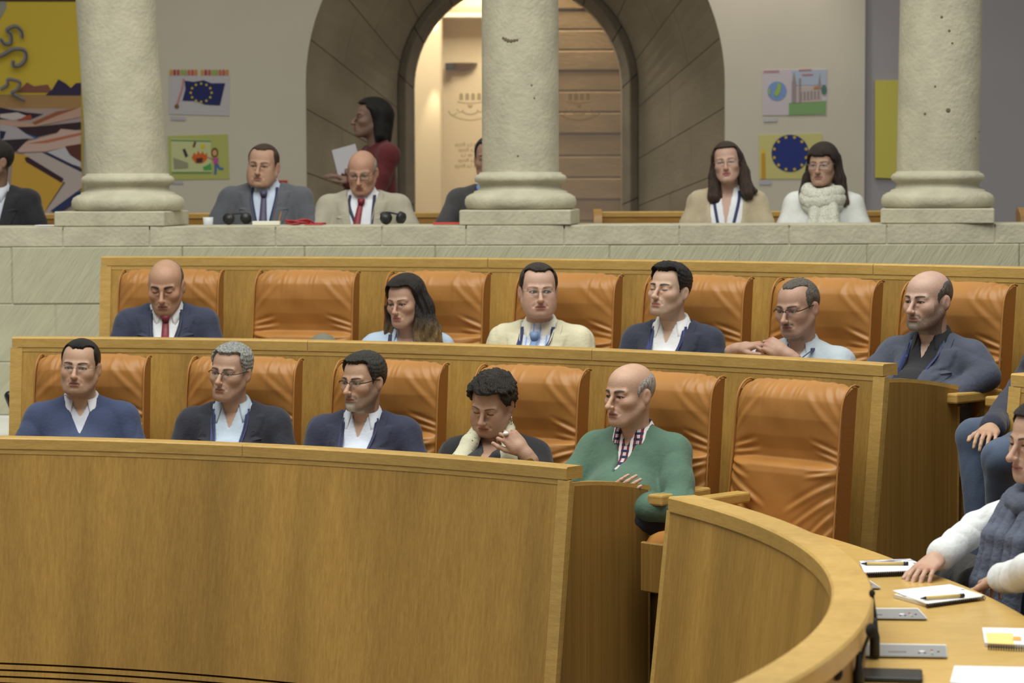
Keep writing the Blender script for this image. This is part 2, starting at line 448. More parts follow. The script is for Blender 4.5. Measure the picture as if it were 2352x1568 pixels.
# masonry round the door frame closing the gallery off from the lobby
wall_inner = []
n = 40; k = n + 3
P0 = [(IX - IRO, ZG)] + [(IX - IRO * math.cos(math.pi * i / n), ZSI + IRO * math.sin(math.pi * i / n)) for i in range(n + 1)] + [(IX + IRO, ZG)]
P1 = [(-3.2, ZG)] + [(-3.2 + 6.4 * i / n, 4.7) for i in range(n + 1)] + [(3.2, ZG)]
V = [(x, YI + 0.12, z) for x, z in P0] + [(x, YI + 0.12, z) for x, z in P1]
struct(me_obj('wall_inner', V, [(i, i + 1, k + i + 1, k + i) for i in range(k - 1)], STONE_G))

# ---- lit lobby seen through the glazed inner arch
CREAM = mat('lobby_cream', S(214, 196, 158), rough=0.8, var=0.03, vscale=(1.2, 1.2, 1.2))
YL = 20.8
struct(box('wall_lobby_back', (-0.6, YL + 0.1, 2.6), (6.4, 0.2, 3.6), CREAM, bev=0))
struct(box('floor_lobby', (0, 19.7, ZG - 0.075), (6.0, 2.6, 0.15), mat('lobby_floor', S(150, 128, 96), rough=0.5), bev=0))
struct(box('ceiling_lobby', (0, 19.75, 4.35), (6.0, 2.3, 0.2), CREAM, bev=0))
xl = at_y(1016, 200, 20.4).x
struct(box('wall_lobby_left', (xl - 0.75, 20.25, 2.6), (1.5, 0.6, 3.5), CREAM, bev=0.01))
zc = at_y(1060, 34, YL - 0.3).z
tr_ = struct(box('trim_1', (xl + 1.4, YL - 0.14, zc), (2.8, 0.24, 0.04), mat('lobby_cornice', S(232, 226, 208), rough=0.6), bev=0.004))
# stacked stone wall of the lobby
lob = struct(empty('wall_lobby_right', (0, 0, 0)))
YR = 19.4
x0 = at_y(1215, 300, YR).x; x1 = at_y(1560, 300, YR).x
box('backing', ((x0 + x1) / 2, YR + 0.2, 2.6), (x1 - x0, 0.3, 3.5), mat('lobby_joint', S(112, 90, 58), rough=1.0), lob, bev=0)
LST = mat('lobby_stone', S(156, 128, 86), rough=0.9, var=0.14, vscale=(3, 3, 12), bump=0.4, bscale=(20, 20, 60))
ys_ = [-30, 22, 68, 115, 162, 209, 258, 307, 358, 408, 458, 508, 560]
for i, (a, b) in enumerate(zip(ys_, ys_[1:])):
    z1, z0 = at_y(1350, a, YR).z, at_y(1350, b, YR).z
    cuts = [1215, 1560] if i % 3 else [1215, 1395 + (i * 13) % 40, 1560]
    for p, q in zip(cuts, cuts[1:]):
        xa, xb = at_y(p, 300, YR).x, at_y(q, 300, YR).x
        bm_obj('stone_slab', bevel_box(((xa + xb) / 2, YR + 0.04 + 0.006 * ((i * 5 + p) % 3), (z0 + z1) / 2), (xb - xa - 0.002, 0.08, z1 - z0 - 0.010), 0.008), LST, lob)
# glazed doors
GL = mat('door_glass', (0.97, 0.98, 1.0, 1), rough=0.0, alpha=0.10, spec=0.5)
FROST = mat('etched_glass', S(168, 150, 118), rough=0.9, alpha=0.55)
YD = 18.22
win = struct(empty('window_1', (0, 0, 0)))
def leaf(sx):
    n = 16; P = [(IX, ZG), (IX + sx * (IRI + 0.01), ZG)] + [(IX + sx * (IRI + 0.01) * math.cos(math.pi / 2 * i / n), ZSI + (IRI + 0.01) * math.sin(math.pi / 2 * i / n)) for i in range(n + 1)]
    g = 0.004 * sx
    return prism('pane', [(x + (g if abs(x - IX) < 1e-6 else 0), z) for x, z in P], YD, YD + 0.012, GL, win)
leaf(-1); leaf(1)
def emblem(pxc):
    s = F / YD; u = 1 / s
    c = at_y(pxc, 240, YD - 0.003); root = empty('emblem', (c.x, YD - 0.003, c.z), parent=win)
    def band(pts, wdt, name='line'):
        P = catmull([(a * u, 0, b * u) for a, b in pts], 6); V = []; Fc = []
        for i, q in enumerate(P):
            t = (P[min(i + 1, len(P) - 1)] - P[max(i - 1, 0)]).normalized(); nrm = Vector((-t.z, 0, t.x)); hw = wdt * u / 2
            V += [q + nrm * hw, q - nrm * hw]
        for i in range(len(P) - 1): a = 2 * i; Fc.append((a, a + 1, a + 3, a + 2))
        me_obj(name, V, Fc, FROST, root)
    for k in range(4):
        x = (-20.5 + 13.6 * k)
        P = [(x - 4.3, 0), (x + 4.3, 0), (x + 4.3, 11)] + [(x + 4.3 * math.cos(R(a)), 11 + 5 * math.sin(R(a))) for a in (30, 60, 90, 120, 150)] + [(x - 4.3, 11)]
        me_obj('arch_shape', [(a * u, 0, (b + 10) * u) for a, b in P], [tuple(range(len(P)))], FROST, root)
    band([(-29, 6), (-15, 3.5), (0, 2.5), (15, 3.5), (29, 6)], 3.0)
    P = [(-7, -1), (7, -1), (4, -7), (0, -9), (-4, -7)]; me_obj('arch_shape', [(a * u, 0, b * u) for a, b in P], [tuple(range(5))], FROST, root)
    band([(-18, -16), (-10, -21), (0, -22.5), (10, -21), (18, -16)], 3.2)
    band([(-30, -10), (-24, -18), (-15, -12)], 2.2); band([(30, -10), (24, -18), (15, -12)], 2.2)
    band([(-50, -14), (-43, -24), (-24, -32), (0, -36), (24, -32), (43, -24), (50, -14)], 2.8)
    band([(-42, -24), (-34, -22), (-30, -18)], 2.0); band([(42, -24), (34, -22), (30, -18)], 2.0)
emblem(1080); emblem(1330)
def etched(px, py, txt, size):
    cu = bpy.data.curves.new('etched_text', 'FONT'); cu.body = txt; cu.size = size; cu.align_x = 'CENTER'; cu.extrude = 0.0005
    o = bpy.data.objects.new('etched_text', cu); c = at_y(px, py, YD - 0.004); o.location = c; o.rotation_euler = (R(90), 0, 0); o.scale = (-1, 1, 1)
    cu.materials.append(FROST); return link(o, win)
for q, (py_, tx) in enumerate(((336, 'de La Rioja'), (348, 'La Rioja'), (360, 'de La'), (372, 'La Rioja'), (385, 'de La Rioja'))): etched(1072, py_, tx, 0.040)
# half-moon wall lamp with an upward and a downward beam, spot on the plaster wall, cornice glow
def spot(name, loc, target, power, ang, col, blend=0.6, rad=0.02, parent=None):
    d = bpy.data.lights.new(name, 'SPOT'); d.energy = power; d.spot_size = R(ang); d.spot_blend = blend; d.color = col; d.shadow_soft_size = rad
    o = bpy.data.objects.new(name, d); link(o, parent); o.location = loc
    o.rotation_euler = (Vector(target) - Vector(loc)).to_track_quat('-Z', 'Y').to_euler(); return o
YS = 20.62
a = at_y(1021, 143, YS); b = at_y(1096, 143, YS); zb = at_y(1060, 161, YS).z
lamp = empty('wall_lamp', ((a.x + b.x) / 2, YS, a.z)); tag(lamp, 'half-moon bronze wall lamp on the cream lobby wall', 'lamp')
hw_ = (b.x - a.x) / 2; hh = a.z - zb
V = []; Fc = []
for i in range(13):
    for j in range(9):
        an = math.pi * i / 12; q = (j / 8) * math.pi / 2
        V.append((-hw_ * math.cos(an) * math.cos(q), 0.18 - hw_ * 0.8 * math.sin(an) * math.cos(q), -hh * math.sin(q)))
for i in range(12):
    for j in range(8): k = i * 9 + j; Fc.append((k, k + 9, k + 10, k + 1))
me_obj('shade', V, Fc, mat('lamp_bronze', S(116, 88, 52), rough=0.4, metal=0.6), lamp, smooth=True)
box('bracket', (-hw_ * 0.7, 0.10, -hh * 0.45), (hw_ * 0.5, 0.10, hh * 0.8), mat('lamp_black', S(30, 28, 26), rough=0.5), lamp)
WARM = (1.0, 0.88, 0.68)
spot('lamp_up', (xl - 0.05, 19.95 - 0.07, a.z + 0.10), (xl - 0.05, 19.95 + 0.02, a.z + 1.2), 30, 50, WARM, 0.9)
spot('lamp_down', (xl - 0.05, 19.95 - 0.07, zb - 0.06), (xl - 0.05, 19.95 + 0.02, zb - 1.2), 14, 44, WARM, 0.9)
pl = bpy.data.lights.new('lobby_light', 'AREA'); pl.shape = 'RECTANGLE'; pl.size = 2.5; pl.size_y = 1.0; pl.energy = 175; pl.color = (1.0, 0.91, 0.76)
po = bpy.data.objects.new('lobby_light', pl); link(po); po.location = (-0.2, 19.5, 4.2)
cl = bpy.data.lights.new('cornice_light', 'AREA'); cl.shape = 'RECTANGLE'; cl.size = 2.6; cl.size_y = 0.05; cl.energy = 16; cl.color = (1.0, 0.86, 0.66)
co = bpy.data.objects.new('cornice_light', cl); link(co); co.location = (xl + 1.4, YL - 0.14, zc + 0.06); co.rotation_euler = (math.pi, 0, 0)
gl = bpy.data.lights.new('gallery_fill', 'AREA'); gl.shape = 'RECTANGLE'; gl.size = 9.0; gl.size_y = 1.2; gl.energy = 62; gl.color = (1.0, 0.95, 0.86)  # one soft fill added under the ceiling to brighten the whole gallery
go = bpy.data.objects.new('gallery_fill', gl); link(go); go.location = (0, 15.6, 4.62)
sx_ = X17(1740)
spot('wall_washer', (sx_, YB - 0.55, 4.55), (sx_ + 0.06, YB - 0.02, 2.55), 70, 62, (1.0, 0.90, 0.80), 0.8, 0.03)
# ================================================================== PEOPLE: smooth distance-field sculpting
class Sdf:
    """ordered smooth unions / cuts of ellipsoids and tapered capsules, meshed by surface nets"""
    def __init__(s): s.ops = []; s.post = []
    def ell(s, c, r, k=0.01, sub=False, rot=None):
        c = np.array(c, float); r = np.array(r, float); Rm = None if rot is None else np.array(rot, float)
        def f(X, Y, Z):
            x, y, z = X - c[0], Y - c[1], Z - c[2]
            if Rm is not None:
                x, y, z = (Rm[0, 0] * x + Rm[1, 0] * y + Rm[2, 0] * z, Rm[0, 1] * x + Rm[1, 1] * y + Rm[2, 1] * z, Rm[0, 2] * x + Rm[1, 2] * y + Rm[2, 2] * z)
            x, y, z = x / r[0], y / r[1], z / r[2]
            k0 = np.sqrt(x * x + y * y + z * z) + 1e-9
            k1 = np.sqrt((x / r[0]) ** 2 + (y / r[1]) ** 2 + (z / r[2]) ** 2) + 1e-9
            return k0 * (k0 - 1) / k1
        e = r if Rm is None else np.full(3, r.max())
        s.ops.append((f, c - e, c + e, k, sub)); return s
    def cap(s, a, b, ra, rb=None, k=0.01, sub=False, flat=None):
        a = np.array(a, float); b = np.array(b, float); rb = ra if rb is None else rb
        ba = b - a; L2 = max(ba.dot(ba), 1e-9)
        def f(X, Y, Z):
            x, y, z = X - a[0], Y - a[1], Z - a[2]
            t = np.clip((x * ba[0] + y * ba[1] + z * ba[2]) / L2, 0, 1)
            return np.sqrt((x - ba[0] * t) ** 2 + (y - ba[1] * t) ** 2 + (z - ba[2] * t) ** 2) - (ra + (rb - ra) * t)
        m = max(ra, rb)
        s.ops.append((f, np.minimum(a, b) - m, np.maximum(a, b) + m, k, sub)); return s
    def both(s, kind, *args, **kw):
        """the prim and its mirror image in x"""
        getattr(s, kind)(*args, **kw)
        def mir(v): v = list(v); v[0] = -v[0]; return v
        if kind == 'ell':
            a2 = [mir(args[0])] + list(args[1:])
            if kw.get('rot') is not None:
                kw = dict(kw); M_ = np.array(kw['rot'], float).copy(); D = np.diag([-1.0, 1, 1]); kw['rot'] = D @ M_ @ D
        else: a2 = [mir(args[0]), mir(args[1])] + list(args[2:])
        getattr(s, kind)(*a2, **kw); return s
    @staticmethod
    def _mix(d, e, k, sub):
        if sub:
            e = -e
            if k <= 0: return np.maximum(d, e)
            h = np.maximum(k - np.abs(d - e), 0) / k
            return np.maximum(d, e) + h * h * k * 0.25
        if k <= 0: return np.minimum(d, e)
        h = np.maximum(k - np.abs(d - e), 0) / k
        return np.minimum(d, e) - h * h * k * 0.25
    def at(s, X, Y, Z):
        X, Y, Z = np.asarray(X, float), np.asarray(Y, float), np.asarray(Z, float)
        d = np.full(np.broadcast(X, Y, Z).shape, 0.3)
        for f, lo, hi, k, sub in s.ops: d = Sdf._mix(d, f(X, Y, Z), k, sub)
        for p in s.post: d = p(d, X, Y, Z)
        return d
    def bounds(s, pad):
        lo = np.min([o[1] for o in s.ops if not o[4]], axis=0) - pad; hi = np.max([o[2] for o in s.ops if not o[4]], axis=0) + pad
        return lo, hi
    def mesh(s, vox, lo=None, hi=None, pad=0.03):
        L, H = s.bounds(pad)
        if lo is not None: L = np.maximum(L, lo)
        if hi is not None: H = np.minimum(H, hi)
        ax = [np.arange(L[i], H[i] + vox, vox) for i in range(3)]
        D = np.full([len(a) for a in ax], 0.2)
        for f, a, b, k, sub in s.ops:
            pd = k + 0.012 + 2 * vox
            sl = []
            for i in range(3):
                i0 = max(int(np.floor((a[i] - pd - L[i]) / vox)), 0); i1 = min(int(np.ceil((b[i] + pd - L[i]) / vox)) + 1, len(ax[i]))
                sl.append((i0, i1))
            if any(q[1] - q[0] < 1 for q in sl): continue
            ss = tuple(slice(*q) for q in sl)
            X = ax[0][ss[0]][:, None, None]; Y = ax[1][ss[1]][None, :, None]; Z = ax[2][ss[2]][None, None, :]
            D[ss] = Sdf._mix(D[ss], f(X, Y, Z), k, sub)
        X, Y, Z = ax[0][:, None, None], ax[1][None, :, None], ax[2][None, None, :]
        for p in s.post: D = p(D, X, Y, Z)
        # close at the grid border
        D[0] = np.maximum(D[0], 1e-3); D[-1] = np.maximum(D[-1], 1e-3); D[:, 0] = np.maximum(D[:, 0], 1e-3); D[:, -1] = np.maximum(D[:, -1], 1e-3)
        D[:, :, 0] = np.maximum(D[:, :, 0], 1e-3); D[:, :, -1] = np.maximum(D[:, :, -1], 1e-3)
        return surface_net(D, L, vox)

_CORN = [(i, j, k) for i in (0, 1) for j in (0, 1) for k in (0, 1)]
_EDG = [(a, b) for a in range(8) for b in range(a + 1, 8) if sum(abs(_CORN[a][i] - _CORN[b][i]) for i in range(3)) == 1]
def surface_net(D, L, vox):
    ins = D < 0
    nx, ny, nz = D.shape
    cnt = np.zeros((nx - 1, ny - 1, nz - 1), np.int8)
    for i, j, k in _CORN: cnt += ins[i:nx - 1 + i, j:ny - 1 + j, k:nz - 1 + k]
    act = (cnt > 0) & (cnt < 8)
    I, J, K = np.nonzero(act)
    n = len(I)
    idx = np.full(act.shape, -1, np.int32); idx[I, J, K] = np.arange(n)
    val = np.stack([D[I + i, J + j, K + k] for i, j, k in _CORN], 1)
    acc = np.zeros((n, 3)); num = np.zeros(n)
    for a, b in _EDG:
        va, vb = val[:, a], val[:, b]
        m = (va < 0) != (vb < 0)
        t = np.where(m, va / np.where(m, va - vb, 1), 0)
        ca, cb = np.array(_CORN[a], float), np.array(_CORN[b], float)
        acc += np.where(m[:, None], ca + (cb - ca) * t[:, None], 0); num += m
    V = (np.stack([I, J, K], 1) + acc / num[:, None]) * vox + np.asarray(L)
    Q = []
    for ax in range(3):
        sl0 = [slice(None)] * 3; sl1 = [slice(None)] * 3
        sl0[ax] = slice(0, -1); sl1[ax] = slice(1, None)
        a, b = ins[tuple(sl0)], ins[tuple(sl1)]
        ch = a != b
        o1, o2 = [q for q in range(3) if q != ax]
        e = np.nonzero(ch)
        ok = np.ones(len(e[0]), bool)
        for q in (o1, o2): ok &= (e[q] >= 1) & (e[q] <= D.shape[q] - 2)
        e = [q[ok] for q in e]
        flip = a[tuple(e)]
        def cell(d1, d2):
            p = [q.copy() for q in e]; p[o1] = p[o1] - d1; p[o2] = p[o2] - d2
            return idx[tuple(p)]
        q4 = np.stack([cell(1, 1), cell(0, 1), cell(0, 0), cell(1, 0)], 1)
        if ax == 1: flip = ~flip
        q4[~flip] = q4[~flip][:, ::-1]
        Q.append(q4)
    return V, np.concatenate(Q)

def wavy(P, freq, seed, n=7):
    rg = np.random.RandomState(seed)
    out = np.zeros(len(P))
    for i in range(n):
        d = rg.normal(size=3); d /= np.linalg.norm(d)
        f = freq * rg.uniform(0.6, 1.6)
        out += np.sin(P @ d * f + rg.uniform(0, 6.28))
    return out / n
def vnormals(V, Q):
    a, b, c, d = (V[Q[:, i]] for i in range(4))
    fn = np.cross(c - a, d - b); N = np.zeros_like(V)
    for i in range(4): np.add.at(N, Q[:, i], fn)
    return N / (np.linalg.norm(N, axis=1)[:, None] + 1e-12)
def sstep(x, a, b):
    t = np.clip((x - a) / (b - a), 0, 1); return t * t * (3 - 2 * t)
def lin(c): return np.array(S(*c)[:3])

def skin_tone(f):
    c = lin(f.get('skin', (196, 150, 122))); g = c @ np.array((0.3, 0.55, 0.15))
    return (c * 0.82 + g * 0.18) * np.array((0.90, 0.92, 0.88))
# ------------------------------------------------------------------ head
EYEX, EYEZ, EYEY = 0.0315, 0.002, -0.0765
def skull_ops(f):
    hw = f.get('hw', 1.0); jw = f.get('jw', 1.0); ch = f.get('chub', 0.0); ln = f.get('ln', 0.0)
    s = Sdf()
    s.ell((0, 0.020, 0.036), (0.0765 * hw, 0.098, 0.084), 0.0)
    s.ell((0, -0.018, 0.045), (0.069 * hw, 0.070, 0.062), 0.02)                 # forehead
    s.ell((0, -0.022, -0.022), (0.0655 * hw, 0.066, 0.080), 0.03)               # mid face
    s.ell((0, -0.036, -0.072 - ln), ((0.050 + ch) * jw, 0.054, 0.040), 0.035)   # jaw
    s.both('cap', ((0.060 + ch * .5) * jw * hw, 0.004, -0.045), ((0.030 + ch) * jw, -0.066, -0.094 - ln), 0.014, 0.014, k=0.03)   # jaw line
    s.cap((-0.012 * jw, -0.080, -0.098 - ln), (0.012 * jw, -0.080, -0.098 - ln), 0.0155, 0.0155, k=0.025)                      # chin
    s.both('ell', (0.042 * hw, -0.058, -0.022), (0.026, 0.030, 0.022 + ch), k=0.025)                                 # cheekbones
    if ch > 0.004: s.both('ell', (0.040 * jw, -0.048, -0.058), (0.026, 0.032, 0.028), k=0.03)
    return s
def build_head(f, neck, vox, hair=None):
    """f: face parameters; neck: neck base in head space; returns V, Q, colours (head space, unit size)"""
    s = skull_ops(f)
    nl = f.get('nose', 1.0); nw = f.get('nosew', 1.0); op = f.get('open', 0.72); ln = f.get('ln', 0.0)
    # neck
    nr = f.get('neckr', 0.055)
    s.cap((0, 0.028, -0.055), neck, nr, nr * 1.08, k=0.03)
    # brow ridge, sockets
    s.both('cap', (0.012, -0.088, 0.019), (0.046, -0.074, 0.020), 0.0085, 0.0080, k=0.016)
    s.both('ell', (EYEX, -0.100, 0.000), (0.0185, 0.0135, 0.0115), k=0.012, sub=True)
    s.both('ell', (EYEX, EYEY, EYEZ), (0.0165, 0.0145, 0.0135), k=0.005)        # lids
    s.both('cap', (0.020, -0.088, -0.012), (0.044, -0.080, -0.010), 0.0035, 0.0030, k=0.010)  # bags under eyes
    # nose
    tip = (0, -0.094 - 0.026 * nl, -0.034 - 0.004 * (nl - 1))
    s.cap((0, -0.090, 0.010), tip, 0.0065 * nw, 0.0105 * nw, k=0.012)
    s.ell((0, tip[1] + 0.004, tip[2] - 0.001), (0.0115 * nw, 0.010, 0.0095), k=0.008)
    s.both('ell', (0.0125 * nw, -0.101 - 0.006 * nl, -0.038), (0.0075, 0.010, 0.0075), k=0.007)
    s.both('ell', (0.0065 * nw, tip[1] + 0.012, tip[2] - 0.0115), (0.0035, 0.005, 0.004), k=0.003, sub=True)
    # mouth
    mz = -0.066 - ln * 0.6
    s.ell((0, -0.081, mz), (0.030, 0.020, 0.024), k=0.02)
    s.cap((-0.014, -0.098, mz + 0.0045), (0.014, -0.098, mz + 0.0045), 0.0050, k=0.008)
    s.cap((-0.012, -0.0965, mz - 0.0055), (0.012, -0.0965, mz - 0.0055), 0.0062, k=0.008)
    s.cap((-0.021, -0.1045, mz), (0.021, -0.1045, mz), 0.0042, k=0.004, sub=True)
    s.cap((-0.010, -0.102, mz - 0.0165), (0.010, -0.102, mz - 0.0165), 0.004, k=0.012, sub=True)
    s.both('cap', (0.018, -0.104, -0.040), (0.030, -0.094, mz + 0.004), 0.0030, 0.0030, k=0.010, sub=True)      # smile folds
    # ears
    er = np.array(Euler((R(-8), 0, R(-22))).to_matrix())
    hw = f.get('hw', 1.0)
    s.both('ell', (0.0795 * hw, 0.016, -0.006), (0.0075, 0.0185, 0.0315), k=0.006, rot=er)
    s.both('ell', (0.0875 * hw, 0.010, -0.004), (0.0060, 0.0095, 0.0180), k=0.004, sub=True, rot=er)
    # open eyes: cut the lid slit
    if op > 0.05:
        s.both('ell', (EYEX, -0.0925, EYEZ - 0.0012), (0.0135, 0.0125, 0.0058 * op), k=0.002, sub=True)
    V, Q = s.mesh(vox)
    x, y, z = V[:, 0], V[:, 1], V[:, 2]; ax = np.abs(x)
    skin = skin_tone(f)
    C = np.tile(skin, (len(V), 1))
    def mix(c, wgt):
        C[:] = C * (1 - wgt[:, None]) + np.asarray(c)[None, :] * wgt[:, None]
    red = skin * np.array([1.02, 0.80, 0.74])
    g = lambda c, r: np.exp(-((x - c[0]) ** 2 + (y - c[1]) ** 2 + (z - c[2]) ** 2) / r ** 2)
    mix(red, np.clip(0.55 * g((0, -0.118, -0.035), 0.017) + 0.35 * (g((0.045, -0.075, -0.025), 0.022) + g((-0.045, -0.075, -0.025), 0.022)) + 0.5 * sstep(ax, 0.078, 0.086), 0, 1))
    mix(skin * 1.06, 0.5 * sstep(z, 0.03, 0.08) * sstep(-y, 0.0, 0.06))
    mix(skin * np.array([0.62, 0.52, 0.50]), 0.72 * np.clip(np.exp(-(((ax - EYEX) / 0.021) ** 2 + ((z - 0.000) / 0.012) ** 2)), 0, 1) * (y < -0.06))  # eye sockets darkened: shade from overhead light put into the skin colour
    # stubble / beard tone
    bd = f.get('beard')
    if bd:
        bc, amt = lin(bd[0]), bd[1]
        jawm = sstep(-(z + 0.040 + 0.35 * np.clip(-(y + 0.05), -0.05, 0.05)), -0.010, 0.014) * (y < 0.02) * (z > -0.135)
        side = sstep(ax, 0.048, 0.058) * sstep(-z, -0.005, 0.02) * (y < 0.015) * (y > -0.05)
        mous = (np.abs(z - (mz + 0.014)) < 0.0075) * (ax < 0.030) * (y < -0.07)
        wgt = np.maximum(np.maximum(jawm, 0.8 * side), mous * 1.0)
        mous = np.exp(-(((z - (mz + 0.0135)) / 0.0065) ** 2)) * sstep(-ax, -0.034, -0.026) * (y < -0.07)
        if len(bd) > 2:
            ctr_ = sstep(-ax, -0.042, -0.022)
            wgt = np.maximum(np.maximum(jawm * ctr_ * bd[2], mous * bd[3]), np.maximum(jawm, side * 0.8) * (bd[4] if len(bd) > 4 else 0))
            if bd[2] > 0.5: wgt = np.maximum(wgt, bd[3] * np.exp(-(((ax - 0.029) / 0.006) ** 2)) * (z < mz + 0.012) * (z > mz - 0.03) * (y < -0.07))
        mix(bc, np.clip(amt * wgt * (0.88 + 0.25 * wavy(V, 900, 5)), 0, 1))
        if len(bd) > 5:
            ctr = jawm * sstep(-ax, -0.036, -0.010) * sstep(-(z - mz), 0.006, 0.018); mix(lin(bd[5]), np.clip(ctr * 0.85, 0, 1))
    # lips
    lip = lin(f.get('lip', (152, 104, 92)))
    lm = (y < -0.086) * np.clip(1.4 - np.abs(z - (mz - 0.0005)) / (0.0098 * np.sqrt(np.clip(1 - (x / 0.0255) ** 2, 0.01, 1)) + 1e-6), 0, 1) * (ax < 0.0255)
    mix(lip, np.clip(lm * 1.2, 0, 0.9))
    mix(lip * 0.4, ((np.abs(z - mz) < 0.0021) & (ax < 0.024) & (y < -0.08)) * 0.75)  # mouth crease: its shade put into the colour as a darker line
    mix(skin * 0.18, (g((0.0065, -0.108, -0.0455), 0.0034) + g((-0.0065, -0.108, -0.0455), 0.0034)).clip(0, 0.55))  # nostril openings darkened, their shade put into the skin colour
    # brows
    bw = f.get('brow', (50, 38, 30)); bt = f.get('browt', 1.0) * 1.18
    zc = 0.0195 + 0.0045 * np.sin(np.clip((ax - 0.010) / 0.046, 0, 1) * 2.6) + f.get('browz', 0.0)
    bm_ = np.clip(1.5 - np.abs(z - zc) / (0.0040 * bt * (1 - 0.45 * np.clip((ax - 0.025) / 0.03, 0, 1))), 0, 1) * sstep(ax, 0.009, 0.014) * sstep(-ax, -0.056, -0.048) * (y < -0.05)
    mix(lin(bw), np.clip(bm_ * f.get('browa', 0.97), 0, 1))
    # lashes / lid edge
    ez = EYEZ - 0.0012
    if op > 0.05:
        q = np.sqrt(((ax - EYEX) / 0.0150) ** 2 + ((z - ez) / (0.0066 * op + 0.0016)) ** 2)
        mix(lin((38, 26, 22)), np.clip(1.6 - np.abs(q - 1.0) * 5.0, 0, 0.85) * (y < -0.07) * (z > ez - 0.003))
        mix(lin((45, 30, 26)), np.clip((0.95 - q) * 6, 0, 0.9) * (y < -0.06))
    else:
        mix(lin((40, 28, 24)), np.clip(1.5 - np.abs(z - (EYEZ - 0.0045 + 3.0 * (ax - EYEX) ** 2 * 4)) / 0.0022, 0, 0.9) * (np.abs(ax - EYEX) < 0.0145) * (y < -0.07))
    # scalp tone under hair
    if hair and hair.get('paint', 0) > 0:
        m_ = hair_mask(hair, x, y, z)
        mix(lin(hair['col']), hair['paint'] * sstep(m_, -0.002, hair.get('soft', 0.014)) * (0.88 + 0.12 * wavy(V, 700, 3)))
    Vs, Qs, Cs = [V], [Q], [C]
    if op > 0.05:
        gz = f.get('gaze', (0, 0)); iris = lin(f.get('iris', (62, 44, 30)))
        d = np.array([math.sin(R(-gz[0])), -math.cos(R(gz[0])) * math.cos(R(gz[1])), -math.sin(R(gz[1]))])
        for sx in (-1, 1):
            V2, Q2 = uv_sphere(np.array([sx * EYEX, EYEY - 0.0005, EYEZ]), 0.0128, 20, 14)
            dv = (V2 - V2.mean(0)) / 0.0128
            an = np.arccos(np.clip(dv @ d, -1, 1))
            c2 = np.tile(lin((176, 166, 160)), (len(V2), 1)); c2[an < 0.47] = iris; c2[an < 0.22] = lin((12, 10, 10))
            Vs.append(V2); Qs.append(Q2); Cs.append(c2)
    off = 0; Qo = []
    for v, q in zip(Vs, Qs): Qo.append(q + off); off += len(v)
    return np.concatenate(Vs), np.concatenate(Qo), np.concatenate(Cs)
def uv_sphere(c, r, n, m):
    V = []; Q = []
    for i in range(m + 1):
        p = math.pi * (0.004 + 0.992 * i / m)
        for j in range(n):
            a = 2 * math.pi * j / n
            V.append((math.sin(p) * math.cos(a), math.cos(p), math.sin(p) * math.sin(a)))
    for i in range(m):
        for j in range(n): Q.append((i * n + j, i * n + (j + 1) % n, (i + 1) * n + (j + 1) % n, (i + 1) * n + j))
    return np.array(V) * r + c, np.array(Q)

# ------------------------------------------------------------------ hair
HL_SHORT = [(-0.09, 0.060), (-0.062, 0.052), (-0.040, 0.034), (-0.030, 0.006), (-0.022, -0.014), (0.004, -0.024), (0.028, -0.032), (0.044, -0.044), (0.060, -0.056), (0.076, -0.070), (0.090, -0.080), (0.104, -0.12)]
def hair_mask(h, x, y, z):
    """signed metres inside the hairline"""
    hl = h.get('line', HL_SHORT)
    zz = np.array([q[0] for q in hl]); yy = np.array([q[1] for q in hl])
    shift = h.get('recede', 0.0)
    g = np.interp(z, zz, yy) + shift * sstep(z, 0.03, 0.07)
    wd = h.get('widow', 0.0) + 0.030               # temples recede more than the middle
    g = g + wd * sstep(np.abs(x), 0.018, 0.050) * (1 - sstep(np.abs(x), 0.060, 0.071)) * sstep(z, 0.020, 0.055)
    g = g + 0.0025 * np.sin(x * 310 + 40 * z) + 0.002 * np.sin(x * 530 + z * 420)
    m = y - g + 0 * x
    m = np.minimum(m, z - h.get('nape', -0.085))
    if 'top' in h:                                   # bald crown: hair only below this height
        m = np.minimum(m, h['top'] + h.get('topslope', 0.0) * y - z)
    e = np.sqrt((np.abs(x) - 0.082) ** 2 * 0.3 + (y - 0.012) ** 2 + (z + 0.008) ** 2) - 0.027
    if not h.get('overear'): m = np.minimum(m, e)
    return m
